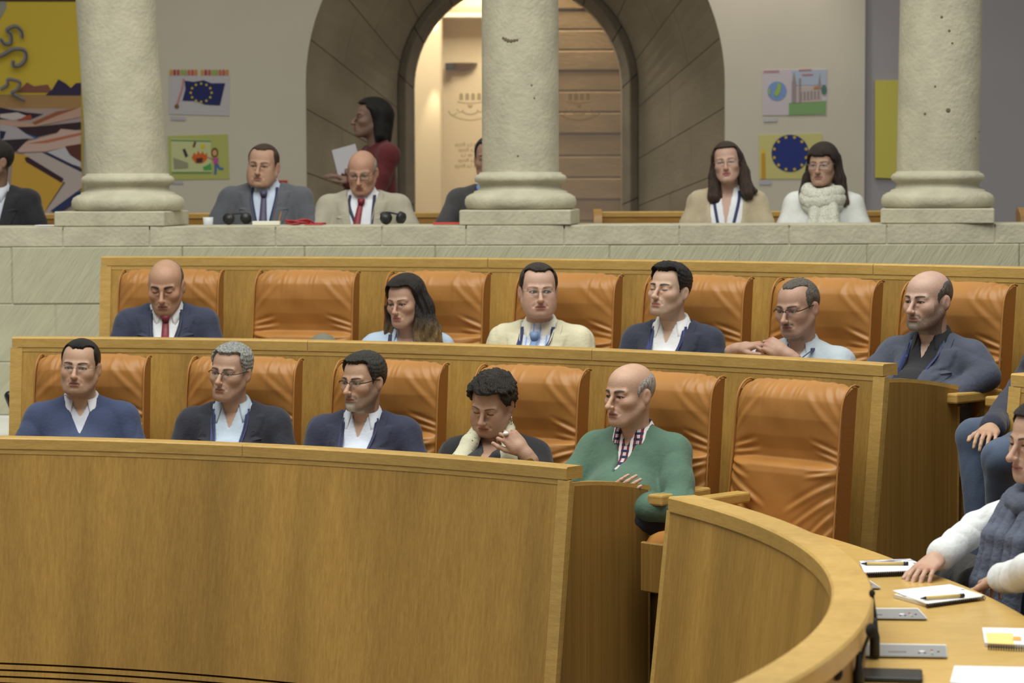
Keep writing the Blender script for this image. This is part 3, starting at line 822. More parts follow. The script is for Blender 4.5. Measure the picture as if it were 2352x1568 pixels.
def build_hair(h, f, vox):
    s = skull_ops(f)
    ts, tt = h.get('side', 0.005), h.get('crown', 0.012)
    def post(D, X, Y, Z):
        m = hair_mask(h, X, Y, Z)
        t = ts + (tt - ts) * sstep(Z, 0.02, 0.10) + h.get('quiff', 0.0) * sstep(Z, 0.07, 0.10) * sstep(-Y, 0.0, 0.06)
        fade = sstep(m, 0.0, h.get('fade', 0.012))
        t = np.where(m > 0, t * fade, -0.012 + np.clip(m, -0.02, 0) * 0.6)
        rough_ = h.get('lump', 0.0)
        if rough_:
            fr = h.get('lfreq', 130)
            t = t + rough_ * (m > 0.002) * (np.sin(X * fr + 3 * np.sin(Y * fr * 0.7) + 1) * np.sin(Y * fr * 0.9 + 2 * np.sin(Z * fr * 0.8)) + 0.7 * np.sin(Z * fr * 1.7 + X * fr * 1.3))
        return D - t
    s.post.append(post)
    for lo in h.get('locks', []):
        pass
    big = h.get('locks', [])
    if big:
        inner = s
        s2 = Sdf()
        s2.ell((0, 0.02, 0.036), (0.10, 0.125, 0.11), 0.0)
        for (a, ra, b, rb) in big: s2.cap(a, b, ra, rb, k=h.get('lk', 0.02))
        lops = Sdf()
        for (a, ra, b, rb) in big: lops.cap(a, b, ra, rb, k=h.get('lk', 0.02))
        def post2(D, X, Y, Z):
            d1 = inner.at(X, Y, Z); d2 = lops.at(X, Y, Z)
            st = h.get('strand', 0.0)
            if st: d2 = d2 + st * np.sin(150 * X + 110 * Y + 2.2 * np.sin(26 * Z) + 1.5 * np.sin(60 * Y)) * (0.6 + 0.4 * np.sin(90 * Y + 3 * np.sin(15 * Z + 2)))
            return Sdf._mix(d1, d2, 0.012, False)
        s2.post.append(post2)
        return s2.mesh(vox)
    return s.mesh(vox, pad=0.035)

# ------------------------------------------------------------------ hands
def hand_sdf(curl=(20, 25, 15), spread=4.0, thumb=(35, 20), side=1, curls=None):
    """hand space: +y along the fingers, +z back of the hand, thumb on +x * side"""
    s = Sdf()
    s.ell((0, 0.045, 0), (0.040, 0.052, 0.0155), 0.0)
    s.cap((0, -0.05, 0), (0, 0.02, 0), 0.026, 0.027, k=0.02)
    fx = (-0.031, -0.0105, 0.0105, 0.031); fl = (0.062, 0.078, 0.083, 0.076); fb = (0.078, 0.088, 0.090, 0.085); fr = (0.0075, 0.0085, 0.0088, 0.0085)
    for i in range(4):
        cu = curls[i] if curls else curl
        p = np.array([fx[i] * side, fb[i], 0.0]); a = 0.0; sp = R((i - 1.5) * spread) * side
        s.cap((fx[i] * side * 0.7, 0.03, 0), p, 0.0115, 0.0095, k=0.008)
        seg = (0.46, 0.30, 0.24); rad = fr[i]
        for j in range(3):
            a += R(cu[j]); L_ = fl[i] * seg[j]
            q = p + L_ * np.array([math.sin(sp) * math.cos(a), math.cos(sp) * math.cos(a), -math.sin(a)])
            s.cap(p, q, rad, rad * 0.9, k=0.003); p = q; rad *= 0.9
    p = np.array([0.024 * side, 0.018, -0.004]); an = R(thumb[0])
    for j, (L_, r0, r1) in enumerate(((0.042, 0.0145, 0.0110), (0.032, 0.0105, 0.0095), (0.027, 0.0092, 0.0080))):
        q = p + L_ * np.array([math.sin(an) * side, math.cos(an) * 0.95, -0.35 if j == 0 else -0.2])
        s.cap(p, q, r0, r1, k=0.006); p = q; an -= R(thumb[1])
    return s
def frame_from(y_dir, z_dir, origin):
    y = np.array(y_dir, float); y /= np.linalg.norm(y); z = np.array(z_dir, float); z -= y * (z @ y); z /= np.linalg.norm(z); x = np.cross(y, z)
    M_ = np.eye(4); M_[:3, 0], M_[:3, 1], M_[:3, 2], M_[:3, 3] = x, y, z, origin
    return M_
def xf(M_, V): return V @ M_[:3, :3].T + M_[:3, 3]

# ------------------------------------------------------------------ garment fields in body space (-y is forward)
def torso_sdf(p, grow=0.0, arms=True, upto=None, legs=False):
    N_, sw = p['N'], p['sw']
    nx, ny, nz = N_
    g = grow; b = p.get('bulk', 1.0)
    s = Sdf()
    s.ell((nx, ny - 0.015, nz - 0.19), (0.158 * b + g, 0.108 * b + g, 0.20), 0.0)
    s.ell((nx * 0.5, ny - 0.055 - 0.03 * (b - 1), nz - 0.36), (0.150 * b + g, 0.112 * b + g, 0.19), 0.12)
    s.both2 = None
    hip = p['hip']
    s.ell((hip[0], hip[1], hip[2] + 0.05), (0.168 * b + g, 0.130 * b + g, 0.13), 0.06)
    s.cap((hip[0], hip[1], hip[2] + 0.1), (nx, ny, nz - 0.2), 0.115 * b + g, 0.10 * b + g, k=0.05)
    for sx in (-1, 1):
        sh = np.array((nx + sx * sw, ny + 0.012 + p.get('shy', {}).get(sx, 0.0), nz - 0.070 + p.get('shz', {}).get(sx, 0.0)))
        s.cap((nx + sx * 0.040, ny + 0.006, nz - 0.004 + p.get('trap', 0.0)), sh, 0.042 + g, 0.050 + g, k=0.03)
        s.cap((nx + sx * 0.06, ny, nz - 0.12), sh + np.array((-sx * 0.012, 0, -0.008)), 0.085 + g, 0.056 + g, k=0.03)
        if arms:
            el, wr = np.array(p['el'][sx]), np.array(p['wr'][sx])
            mid = sh * 0.45 + el * 0.55
            s.cap(sh, mid, 0.0575 * p.get('armr', 1.0) + g, 0.052 * p.get('armr', 1.0) + g, k=0.03)
            s.cap(mid, el, 0.052 * p.get('armr', 1.0) + g, 0.047 * p.get('armr', 1.0) + g, k=0.02)
            if p.get('slv', {}).get(sx, 1.0) > 0.0:
                f_ = p.get('slv', {}).get(sx, 1.0)
                w2 = el + (wr - el) * min(f_, 0.97)
                s.cap(el, w2, 0.047 * p.get('armr', 1.0) + g, (0.047 - 0.010 * f_) + g, k=0.02)
    return s
def neck_cut(p, r, up=0.30):
    N_ = np.array(p['N']); hd = np.array(p['H']) + np.array((0, 0.025, -0.05))
    d = hd - N_; d = d / np.linalg.norm(d); a = N_ + d * 0.005; b = N_ + d * up
    ba = b - a; L2 = ba @ ba
    def post(D, X, Y, Z):
        x, y, z = X - a[0], Y - a[1], Z - a[2]
        t = np.clip((x * ba[0] + y * ba[1] + z * ba[2]) / L2, 0, 1)
        e = np.sqrt((x - ba[0] * t) ** 2 + (y - ba[1] * t) ** 2 + (z - ba[2] * t) ** 2) - r
        return np.maximum(D, -e)
    return post
def vee(p, w0, top, bot, x0=0.0, pw=1.0, lapel=0.0, yb=None):
    """open the front between the V edges; lapel > 0 raises a lapel band beside the opening"""
    nx, ny, nz = p['N']
    def width(Z): 
        t = np.clip((Z - (nz + bot)) / (top - bot), 0, 1.6)
        return w0 * t ** pw
    def post(D, X, Y, Z):
        wz = width(Z); a = np.abs(X - nx - x0)
        front = (Y < (ny + 0.02 if yb is None else yb))
        if lapel > 0:
            lw = 0.075 * np.clip((Z - (nz + bot)) / (top - bot), 0, 1.0) ** 0.7 + 0.004
            on = sstep(lw - (a - wz), 0.0, 0.006) * front * (Z > nz + bot) * (Z < nz - 0.03)
            notch = np.exp(-(((Z - (nz - 0.115) - 0.35 * (a - wz - 0.05)) / 0.006) ** 2)) * sstep(a - wz, 0.028, 0.036)
            D = D - lapel * on * (1 - notch)
        e = np.maximum(np.maximum(a - wz, Y - (ny + 0.02 if yb is None else yb)), (nz + bot) - Z)
        return np.maximum(D, -e)
    return post
def surf_y(s, x, z, y0=-0.45, y1=0.15, n=160):
    """first y (coming from the front) at which the field goes inside"""
    x = np.asarray(x, float); z = np.asarray(z, float)
    ys = np.linspace(y0, y1, n)
    D = s.at(x[:, None], ys[None, :], z[:, None])
    i = np.argmax(D < 0, axis=1); i = np.where((D < 0).any(1), i, n // 2); i = np.clip(i, 1, n - 1)
    r = np.arange(len(x)); d0, d1 = D[r, i - 1], D[r, i]
    t = np.clip(d0 / (d0 - d1 + 1e-12), 0, 1)
    return ys[i - 1] + t * (ys[i] - ys[i - 1])
def ribbon(name, fields, pts, width, m, parent, lift=0.004, thick=0.003, n=26):
    """strap lying on the front of the garments: pts are (x, z)"""
    P = catmull([(a, 0, b) for a, b in pts], max(3, n // max(1, len(pts) - 1)))
    x = np.array([q.x for q in P]); z = np.array([q.z for q in P])
    dx, dz = np.gradient(x), np.gradient(z); L_ = np.sqrt(dx ** 2 + dz ** 2) + 1e-9; px_, pz_ = -dz / L_, dx / L_
    ww = np.interp(np.linspace(0, 1, len(x)), np.linspace(0, 1, len(width)), width) if isinstance(width, (list, tuple)) else np.full(len(x), width)
    V = []; cols = 3
    for k in range(cols):
        q = (k / (cols - 1) - 0.5) * ww
        xx, zz = x + px_ * q, z + pz_ * q
        yy = np.min([surf_y(fd, xx, zz) for fd in fields], axis=0) - lift
        yy = np.convolve(np.pad(yy, 2, mode='edge'), np.ones(5) / 5, mode='valid')
        V.append(np.stack([xx, yy, zz], 1))
    Vf = np.concatenate(V); nn = len(x); Vb = Vf + np.array([0, thick, 0])
    Fc = []
    for k in range(cols - 1):
        for i in range(nn - 1):
            a = k * nn + i; Fc.append((a, a + 1, a + nn + 1, a + nn))
    tot = len(Vf)
    back = [tuple(tot + q for q in f[::-1]) for f in Fc]
    rim = []
    for i in range(nn - 1):
        rim.append((i, i + tot, i + 1 + tot, i + 1)); a = (cols - 1) * nn + i; rim.append((a + 1, a + 1 + tot, a + tot, a))
    return me_obj(name, np.concatenate([Vf, Vb]), Fc + back + rim, m, parent, smooth=True)
def collar(name, p, m, parent, r=0.062, stand=0.045, flap=0.050, gap=22, drop=0.045, tip=0.055, spread=1.0):
    """folded shirt collar round the neck with two points in front"""
    N_ = np.array(p['N']); n = 40; V = []; Fc = []
    H_ = np.array(p['H']); ax = (H_ + np.array((0, 0.03, -0.06)) - N_); ax /= np.linalg.norm(ax)
    for i in range(n + 1):
        ph = -180 + gap + (360 - 2 * gap) * i / n          # 0 = back, +-180 = front
        a = R(ph); fr = (1 - math.cos(a)) / 2              # 0 back .. 1 front
        d = np.array((math.sin(a), math.cos(a), 0.0))
        c = N_ + np.array((0, 0.0, 0.012))
        top = c + d * r * np.array((1, 0.98, 1)) + np.array((0, 0, stand - drop * fr)) + ax * 0.0
        bend = top + d * 0.007 + np.array((0, 0, 0.003))
        edge = (abs(ph) - (180 - gap - 38)) / 38.0
        fl = flap * (0.85 + 0.15 * fr) + tip * max(0.0, edge) ** 1.3
        low = bend + d * (0.016 + 0.012 * (1 - fr)) * spread + np.array((math.copysign(0.010, math.sin(a)) * max(0, edge), -0.022 * max(0, edge), -fl))
        ins = c + d * (r + 0.002) + np.array((0, 0, -0.035 - drop * fr * 0.6))
        for q in (ins, top, bend, low, low + d * 0.0035 * -1): V.append(q)
    for i in range(n):
        for j in range(4): a = i * 5 + j; Fc.append((a, a + 5, a + 6, a + 1))
    o = me_obj(name, V, Fc, m, parent, smooth=True)
    md = o.modifiers.new('solid', 'SOLIDIFY'); md.thickness = 0.0035; md.offset = 1
    return o
# ------------------------------------------------------------------ one person
FABRIC = {}
def fabric(col, name=None, var=0.10, bump=0.25, rough=0.85, vs=(9, 9, 9), bs=(70, 70, 70), **kw):
    key = name or ('cloth_%d_%d_%d' % col)
    return mat(key, S(*col), rough=rough, var=var, vscale=vs, bump=bump, bscale=bs, sheen=0.15, **kw)
SKIN = None
def skin_mat():
    return mat('skin', (0.5, 0.3, 0.2, 1), rough=0.52, attr=True, var=0.05, vscale=(40, 40, 40), bump=0.12, bscale=(160, 160, 160), spec=0.35)
def hair_mat(c, c2=None):
    return mat('hair_%d_%d_%d' % tuple(c), S(*c), rough=0.45, var=0.5 if c2 is None else 0.35, vscale=(150, 150, 22), bump=0.9, bscale=(260, 260, 40), col2=S(*c2) if c2 else None, spec=0.35)
def wrinkle(V, Q, amt, seed, freq=34):
    if amt <= 0: return V
    N_ = vnormals(V, Q)
    A_ = V * np.array((1.0, 1.0, 0.55))
    d = 0.8 * wavy(A_, freq, seed, 6)
    rd = np.abs(wavy(A_ + 0.02 * wavy(V, 20, seed + 3)[:, None], freq * 1.25, seed + 1, 4))
    d = d + 0.9 * (0.35 - np.clip(rd / 0.22, 0, 1) ** 0.6 * -0.6) * 1.0 - 0.5 + 0.25 * wavy(V, freq * 3.0, seed + 2, 6)
    d = d * (0.75 + 0.7 * sstep(np.abs(V[:, 0]), 0.11, 0.20))
    return V + N_ * (amt * d)[:, None]
def rrect(w_, h_, r, n=4):
    out = []
    for cx, cz, a0 in ((w_ / 2 - r, h_ / 2 - r, 0), (-w_ / 2 + r, h_ / 2 - r, 90), (-w_ / 2 + r, -h_ / 2 + r, 180), (w_ / 2 - r, -h_ / 2 + r, 270)):
        for i in range(n + 1):
            a = R(a0 + 90 * i / n); out.append((cx + r * math.cos(a), cz + r * math.sin(a)))
    return out
def glasses(g, M4, parent):
    """spectacles in head space, placed by the 4x4 head matrix"""
    fr = mat(g['mat'][0], S(*g['mat'][1]), rough=0.3, metal=g['mat'][2])
    lens = mat('spectacle_lens', (0.9, 0.95, 1.0, 1), rough=0.03, alpha=0.05, spec=0.8)
    r = g.get('r', 0.0013); w_, h_ = g.get('w', 0.049), g.get('h', 0.031); yc = -0.1035
    def P(x, z): return (x, yc + 3.2 * x * x + (0.0 if abs(x) < 0.02 else 0.0), z)
    def place(bm): bm.transform(Matrix(M4.tolist())); return bm
    root = empty('glasses', parent=parent)
    bms = []
    for sx in (-1, 1):
        loop = [P(sx * 0.0325 + a, -0.003 + b) for a, b in rrect(w_, h_, g.get('round', 0.008))]
        if g.get('rim', True) == 'top': 
            up = [q for q in loop if q[2] > -0.004]; up.sort(key=lambda q: q[0]); bms.append(tube_bm(up, r, 6))
        elif g.get('rim', True): bms.append(tube_bm(loop, r, 6, closed=True))
        lb = bmesh.new(); vs = [lb.verts.new(q) for q in loop]; lb.faces.new(vs)
        bm_obj('lens', place(lb), lens, root)
        tp = [P(sx * (0.0325 + w_ / 2), 0.004), (sx * 0.0715, -0.070, 0.006), (sx * 0.0785, 0.000, 0.012), (sx * 0.081, 0.022, 0.006), (sx * 0.081, 0.036, -0.012)]
        bm_obj('temple', place(tube_bm(catmull(tp, 5), g.get('tr', r * 1.25), 6)), fr, root)
    bms.append(tube_bm([P(-0.0325 + w_ / 2, 0.001), P(-0.004, 0.005), P(0.004, 0.005), P(0.0325 - w_ / 2, 0.001)], r, 6))
    bm_obj('frame', place(bm_join(bms)), fr, root, smooth=True)
    return root
def lapels(p, ow, o, m, root):
    """turned-back lapels lying beside the V of a jacket, with the collar notch"""
    nx, ny, nz = p['N']; bot = o.get('vb', -0.34); w0 = o.get('vw', 0.080); pw = o.get('vp', 0.85); top = 0.03
    nt, nu = 46, 7
    for sx in (-1, 1):
        X = []; Z = []
        for i in range(nt):
            t = i / (nt - 1); z = nz - 0.012 + (bot * 0.98 + 0.012) * t
            w_ = w0 * np.clip((z - (nz + bot)) / (top - bot), 0, 1.6) ** pw
            if t < 0.26: lw = 0.036 + 0.03 * t
            elif t < 0.31: lw = 0.030
            else: lw = 0.078 * (1 - (t - 0.31) / 0.69) ** 0.75 + 0.004
            for j in range(nu):
                u = j / (nu - 1); X.append(nx + o.get('vx', 0.0) + sx * (w_ - 0.002 + (lw + 0.002) * u)); Z.append(z + 0.02 * u * (1 if t < 0.3 else 0.6))
        X = np.array(X); Z = np.array(Z)
        base = torso_sdf(p, grow=o.get('grow', 0.010), arms=False)
        Y = surf_y(base, X, Z) - 0.0085
        Y = Y.reshape(nt, nu); Y[1:-1] = (Y[:-2] + Y[1:-1] + Y[2:]) / 3
        Vf = np.stack([X, Y.ravel(), Z], 1); Vb = Vf + np.array((0, 0.007, 0))
        Fq = [(i * nu + j, i * nu + j + 1, (i + 1) * nu + j + 1, (i + 1) * nu + j) for i in range(nt - 1) for j in range(nu - 1)]
        if sx > 0: Fq = [q for q in Fq]
        else: Fq = [q[::-1] for q in Fq]
        n0 = len(Vf); rim = []
        loop = [i * nu for i in range(nt)] + [(nt - 1) * nu + j for j in range(1, nu)] + [i * nu + nu - 1 for i in range(nt - 2, -1, -1)] + [j for j in range(nu - 2, 0, -1)]
        for a, b in zip(loop, loop[1:] + loop[:1]): rim.append((a, b, b + n0, a + n0))
        me_obj('lapel', np.concatenate([Vf, Vb]), Fq + rim, m, root)
ALLP = []
def person(sp):
    near = sp.get('near', True)
    pos = sp['pos']; floor = sp['floor']
    al = math.degrees(math.atan2(pos.x, pos.y))
    ab = R(-(al + sp.get('body', 10)))
    root = empty('person', (pos.x, pos.y, floor), ab)
    tag(root, sp['label'], 'person', sp.get('group'))
    hz = pos.z - floor
    hs = sp.get('hs', 1.0)
    H_ = np.array((0.0, 0.0, hz))
    yaw = R(-(al + sp.get('yaw', 10))) - ab
    Rm = np.array((Matrix.Rotation(yaw, 3, 'Z') @ Matrix.Rotation(R(sp.get('pitch', 0)), 3, 'X') @ Matrix.Rotation(R(sp.get('roll', 0)), 3, 'Y')))
    M4 = np.eye(4); M4[:3, :3] = Rm * hs; M4[:3, 3] = H_
    N_ = np.array((sp.get('dx', 0.0), 0.045 + sp.get('dy', 0.0), hz - 0.158 * hs + sp.get('dz', 0.0)))
    stand = sp.get('stand', False)
    hip = np.array(sp.get('hip', (0, 0.02, 0.95) if stand else (0, -0.10, 0.62) if near else (0, 0.08, 0.52)), float)
    sw = sp.get('sw', 0.172)
    el = {-1: (-sw - 0.085, -0.02, N_[2] - 0.30), 1: (sw + 0.085, -0.02, N_[2] - 0.30)}
    wr = {-1: (-0.11, -0.24, N_[2] - 0.37), 1: (0.11, -0.24, N_[2] - 0.37)}
    el.update(sp.get('el', {})); wr.update(sp.get('wr', {}))
    p = dict(N=tuple(N_), H=tuple(H_), hip=tuple(hip), sw=sw, el=el, wr=wr, bulk=sp.get('bulk', 1.0), armr=sp.get('armr', 1.0), slv=sp.get('slv', {}), trap=sp.get('trap', 0.0), shz=sp.get('shz', {}), shy=sp.get('shy', {}))
    f = sp.get('face', {}); hair = sp.get('hair')
    hv = sp.get('hv', 0.0030 if near else 0.0042)
    # ---- body: head, neck, trunk core, arms and hands
    nb = np.linalg.inv(M4) @ np.append(N_ + np.array((0, 0.0, -0.05)), 1.0)
    V, Q, C = build_head(f, nb[:3], hv, hair)
    V = xf(M4, V)
    Vs, Qs, Cs = [V], [Q], [C]
    skin = skin_tone(f)
    core = torso_sdf(dict(p, slv={}), grow=-0.012)
    for sx in (-1, 1):
        if stand:
            kn = (hip[0] + sx * 0.10, hip[1] - 0.02, 0.50); an = (hip[0] + sx * 0.11, hip[1] + 0.02, 0.09)
        else:
            ly = R(-sp.get('legyaw', 0)); kx, ky = sx * 0.11, -0.33
            kn = sp.get('kn', {}).get(sx, (hip[0] + kx * math.cos(ly) - ky * math.sin(ly), hip[1] + kx * math.sin(ly) + ky * math.cos(ly), hip[2] + 0.03)); an = sp.get('an', {}).get(sx, (kn[0], kn[1] + 0.12, 0.09))
        p.setdefault('kn', {})[sx] = kn; p.setdefault('an', {})[sx] = an
        core.cap((hip[0] + sx * 0.085, hip[1], hip[2] + 0.02), kn, 0.070, 0.050, k=0.03)
        core.cap(kn, an, 0.048, 0.034, k=0.02)
    V, Q = core.mesh(0.012 if near else 0.016)
    Vs.append(V); Qs.append(Q); Cs.append(np.tile(skin, (len(V), 1)))
    for sx in (-1, 1):
        hd = sp.get('hand', {}).get(sx, {})
        e, w_ = np.array(el[sx]), np.array(wr[sx])
        dirv = np.array(hd.get('dir', w_ - e)); bk = hd.get('back', (0, 0.2, 1))
        hm = hand_sdf(hd.get('curl', (28, 32, 20)), hd.get('spread', 3), hd.get('thumb', (38, 18)), side=hd.get('side', -sx), curls=hd.get('curls'))
        Mh = frame_from(dirv, bk, w_)
        eh = np.linalg.inv(Mh) @ np.append(e, 1.0)
        if p['slv'].get(sx, 1.0) < 0.7:
            hm.cap(eh[:3], eh[:3] * 0.45, 0.043, 0.041, k=0.01); hm.cap(eh[:3] * 0.45, (0, -0.02, 0), 0.041, 0.027, k=0.015)
        else:
            hm.cap(eh[:3] * 0.35, (0, -0.02, 0), 0.034, 0.026, k=0.015)
        V, Q = hm.mesh(hd.get('vox', 0.005 if near else 0.006))
        c = np.tile(skin, (len(V), 1))
        kx = np.exp(-(((V[:, 1] - 0.088) / 0.012) ** 2)) * (V[:, 2] > 0.003)
        c = c * (1 - 0.25 * kx[:, None] * np.array([0.3, 0.9, 1.0]))
        Vs.append(xf(Mh, V) ); Qs.append(Q); Cs.append(c)
        p.setdefault('Mh', {})[sx] = Mh
    off = 0; Qo = []
    for v, q in zip(Vs, Qs): Qo.append(q + off); off += len(v)
    np_mesh('body', np.concatenate(Vs), np.concatenate(Qo), skin_mat(), root, np.concatenate(Cs))
    # ---- hair
    if hair and hair.get('mesh', True):
        V, Q = build_hair(hair, f, sp.get('hairv', 0.0034 if near else 0.0045))
        V = xf(M4, V)
        if len(V):
            tips = hair.get('tips')
            hm_ = hair_mat(hair['col'], hair.get('col2'))
            if tips:
                loc = (V - H_) @ Rm / hs
                t = sstep(-loc[:, 2], tips[1], tips[2]) * (0.7 + 0.3 * wavy(V, 120, 9))
                cc = lin(hair['col'])[None, :] * (1 - t[:, None]) + lin(tips[0])[None, :] * t[:, None]
                hm_ = mat('hair_two_tone', (0.1, 0.06, 0.04, 1), rough=0.45, attr=True, var=0.45, vscale=(150, 150, 22), bump=0.9, bscale=(260, 260, 40), spec=0.35)
                np_mesh('hair', V, Q, hm_, root, cc)
            else: np_mesh('hair', V, Q, hm_, root)
    if sp.get('glasses'): glasses(sp['glasses'], M4, root)
    # ---- clothing
    o = sp['outfit']; gv = sp.get('gv', 0.008 if near else 0.011)
    seed = sum(map(ord, sp['label'])) % 997
    fields = []
    kind = o['type']
    low = np.array((-9, -9, p['hip'][2] - 0.02))
    outer_cut = []
    def garment(name, s, m, vox=gv, lo=None, hi=None, wr_amt=None):
        V, Q = s.mesh(vox, lo=lo, hi=hi)
        V = wrinkle(V, Q, o.get('wr', 0.0050) if wr_amt is None else wr_amt, seed, o.get('wf', 26))
        return np_mesh(name, V, Q, m, root)
    if kind in ('suit', 'sweater', 'cardigan'):
        und = torso_sdf(p, grow=-0.004, arms=False); und.cap(N_ + np.array((0, -0.012, -0.03)), N_ + np.array((0, -0.006, 0.012)), 0.066, 0.062, k=0.02); und.post.append(neck_cut(p, o.get('undneck', 0.056)))
        if o.get('undv'): und.post.append(vee(p, o['undv'][0], 0.02, o['undv'][1]))
        garment('shirt' if kind != 'cardigan' else 'blouse', und, fabric(o['shirt'], o.get('shirtname'), **o.get('shirtmat', {})), vox=0.007 if near else 0.010, lo=np.array((-0.17 + N_[0], -9, N_[2] - 0.46)), hi=np.array((0.17 + N_[0], N_[1] + 0.05, 9)), wr_amt=0.0015)
        fields.append(und)
    ow = torso_sdf(p, grow=o.get('grow', 0.010))
    if kind == 'suit':
        for i in range(9):                                   # jacket collar rolled round the back of the neck
            a0, a1 = R(-128 + 256 * i / 9), R(-128 + 256 * (i + 1) / 9)
            def cp(a):
                fr = (1 - math.cos(a)) / 2
                return N_ + np.array((0.076 * math.sin(a), 0.074 * math.cos(a), 0.024 - 0.055 * fr))
            ow.cap(cp(a0), cp(a1), 0.0135, 0.0135, k=0.012)
        ow.post.append(neck_cut(p, 0.066))
        ow.post.append(vee(p, o.get('vw', 0.080), 0.03, o.get('vb', -0.34), lapel=o.get('lapel', 0.007), pw=o.get('vp', 0.85), x0=o.get('vx', 0.0)))
        garment('jacket', ow, fabric(o['col'], o.get('name'), **o.get('mat', {})), lo=low)
        lapels(p, ow, o, fabric(o['col'], o.get('name'), **o.get('mat', {})), root)
    elif kind == 'sweater':
        ow.post.append(neck_cut(p, 0.068))
        ow.post.append(vee(p, o.get('vw', 0.060), 0.02, o.get('vb', -0.13), pw=0.9, lapel=0.0))
        garment('sweater', ow, fabric(o['col'], o.get('name'), **o.get('mat', {})), lo=low)
    elif kind == 'cardigan':
        ow.post.append(neck_cut(p, 0.072))
        ow.post.append(vee(p, o.get('vw', 0.09), 0.02, o.get('vb', -0.60), pw=o.get('vp', 0.5)))
        garment('jacket', ow, fabric(o['col'], o.get('name'), **o.get('mat', {})), lo=low)
    else:                                                    # shirt or top as the only garment
        ow.post.append(neck_cut(p, o.get('undneck', 0.058)))
        if o.get('undv'): ow.post.append(vee(p, o['undv'][0], 0.02, o['undv'][1]))
        garment(o.get('part', 'shirt'), ow, fabric(o['col'], o.get('name'), **o.get('mat', {})), lo=low)
    fields.append(ow)
    if o.get('collar'):
        collar('collar', p, fabric(o['collar'], o.get('collarname'), **o.get('collarmat', {})), root, **o.get('ckw', {}))
    nx, ny, nz = N_
    if o.get('tie'):
        tc = fabric(o['tie'], o.get('tiename'), rough=0.5, **o.get('tiemat', {}))
        t = o.get('tiedx', 0.0)
        tr = empty('tie', parent=root)
        ribbon('blade', fields[:1], [(nx + t * 0.1, nz - 0.055), (nx + t * 0.4, nz - 0.15), (nx + t * 0.7, nz - 0.26), (nx + t, nz - 0.40)], [0.030, 0.040, 0.055, 0.070], tc, tr, lift=0.008, thick=0.006)
        yk = float(surf_y(fields[0], [nx], [nz - 0.052])[0]) - 0.012
        bm = bmesh.new(); bmesh.ops.create_cube(bm, size=1.0)
        for v in bm.verts: v.co = Vector((v.co.x * (0.050 if v.co.z > 0 else 0.030), v.co.y * 0.026, v.co.z * 0.042))
        bmesh.ops.bevel(bm, geom=bm.edges[:], offset=0.006, segments=2, affect='EDGES'); bmesh.ops.translate(bm, vec=(nx, yk, nz - 0.040), verts=bm.verts)
        bm_obj('knot', bm, tc, tr, smooth=True)
    if o.get('lanyard'):
        lm = fabric(o['lanyard'], rough=0.6)
        bz, lx = nz - o.get('ldrop', 0.38), nx + o.get('ldx', 0.0)
        ln_ = empty('lanyard', parent=root)
        for sx in (-1, 1):
            ribbon('strap', fields, [(nx + sx * 0.072, nz + 0.000), (nx + sx * 0.070, nz - 0.07), (lx + sx * 0.040, (nz + bz) / 2 - 0.02), (lx + sx * 0.008, bz)], 0.017, lm, ln_, lift=0.006)
        if o.get('badge', True):
            yb = float(surf_y(ow, [lx], [bz - 0.05])[0]) - 0.012
            box('badge', (lx, yb, bz - 0.055), (0.085, 0.004, 0.105), mat('badge_card', S(225, 228, 232), rough=0.3), ln_, bev=0.001)
    # ---- trousers and shoes
    tr = Sdf()
    tr.ell((hip[0], hip[1], hip[2] + 0.02), (0.172 * p['bulk'], 0.135 * p['bulk'], 0.115), 0.0)
    for sx in (-1, 1):
        kn, an = np.array(p['kn'][sx]), np.array(p['an'][sx])
        tr.cap((hip[0] + sx * 0.085, hip[1], hip[2] + 0.02), kn, 0.090, 0.068, k=0.03); tr.cap(kn, an, 0.066, 0.052, k=0.02)
        sh = Sdf(); sh.cap(an + np.array((0, 0.03, -0.045)), an + np.array((sx * 0.02, -0.15, -0.055)), 0.040, 0.034, k=0.02); sh.cap(an + np.array((0, 0.01, 0.0)), an + np.array((0, 0.01, -0.03)), 0.040, k=0.02)
        zf = -0.0 + 0.002
        sh.post.append(lambda D, X, Y, Z: np.maximum(D, 0.003 - Z))
        V, Q = sh.mesh(0.010); np_mesh('shoe', V, Q, mat('shoe_leather', S(24, 20, 18), rough=0.4), root)
    V, Q = tr.mesh(0.011 if sp.get('legs') else 0.016); V = wrinkle(V, Q, 0.005 if sp.get('legs') else 0.003, seed + 5, 26)
    np_mesh('trousers', V, Q, fabric(sp.get('trousers', (40, 42, 52)), **sp.get('trmat', {})), root)
    p['fields'] = fields; p['root'] = root; p['M4'] = M4; p['spec'] = sp
    ALLP.append(p)
    return p
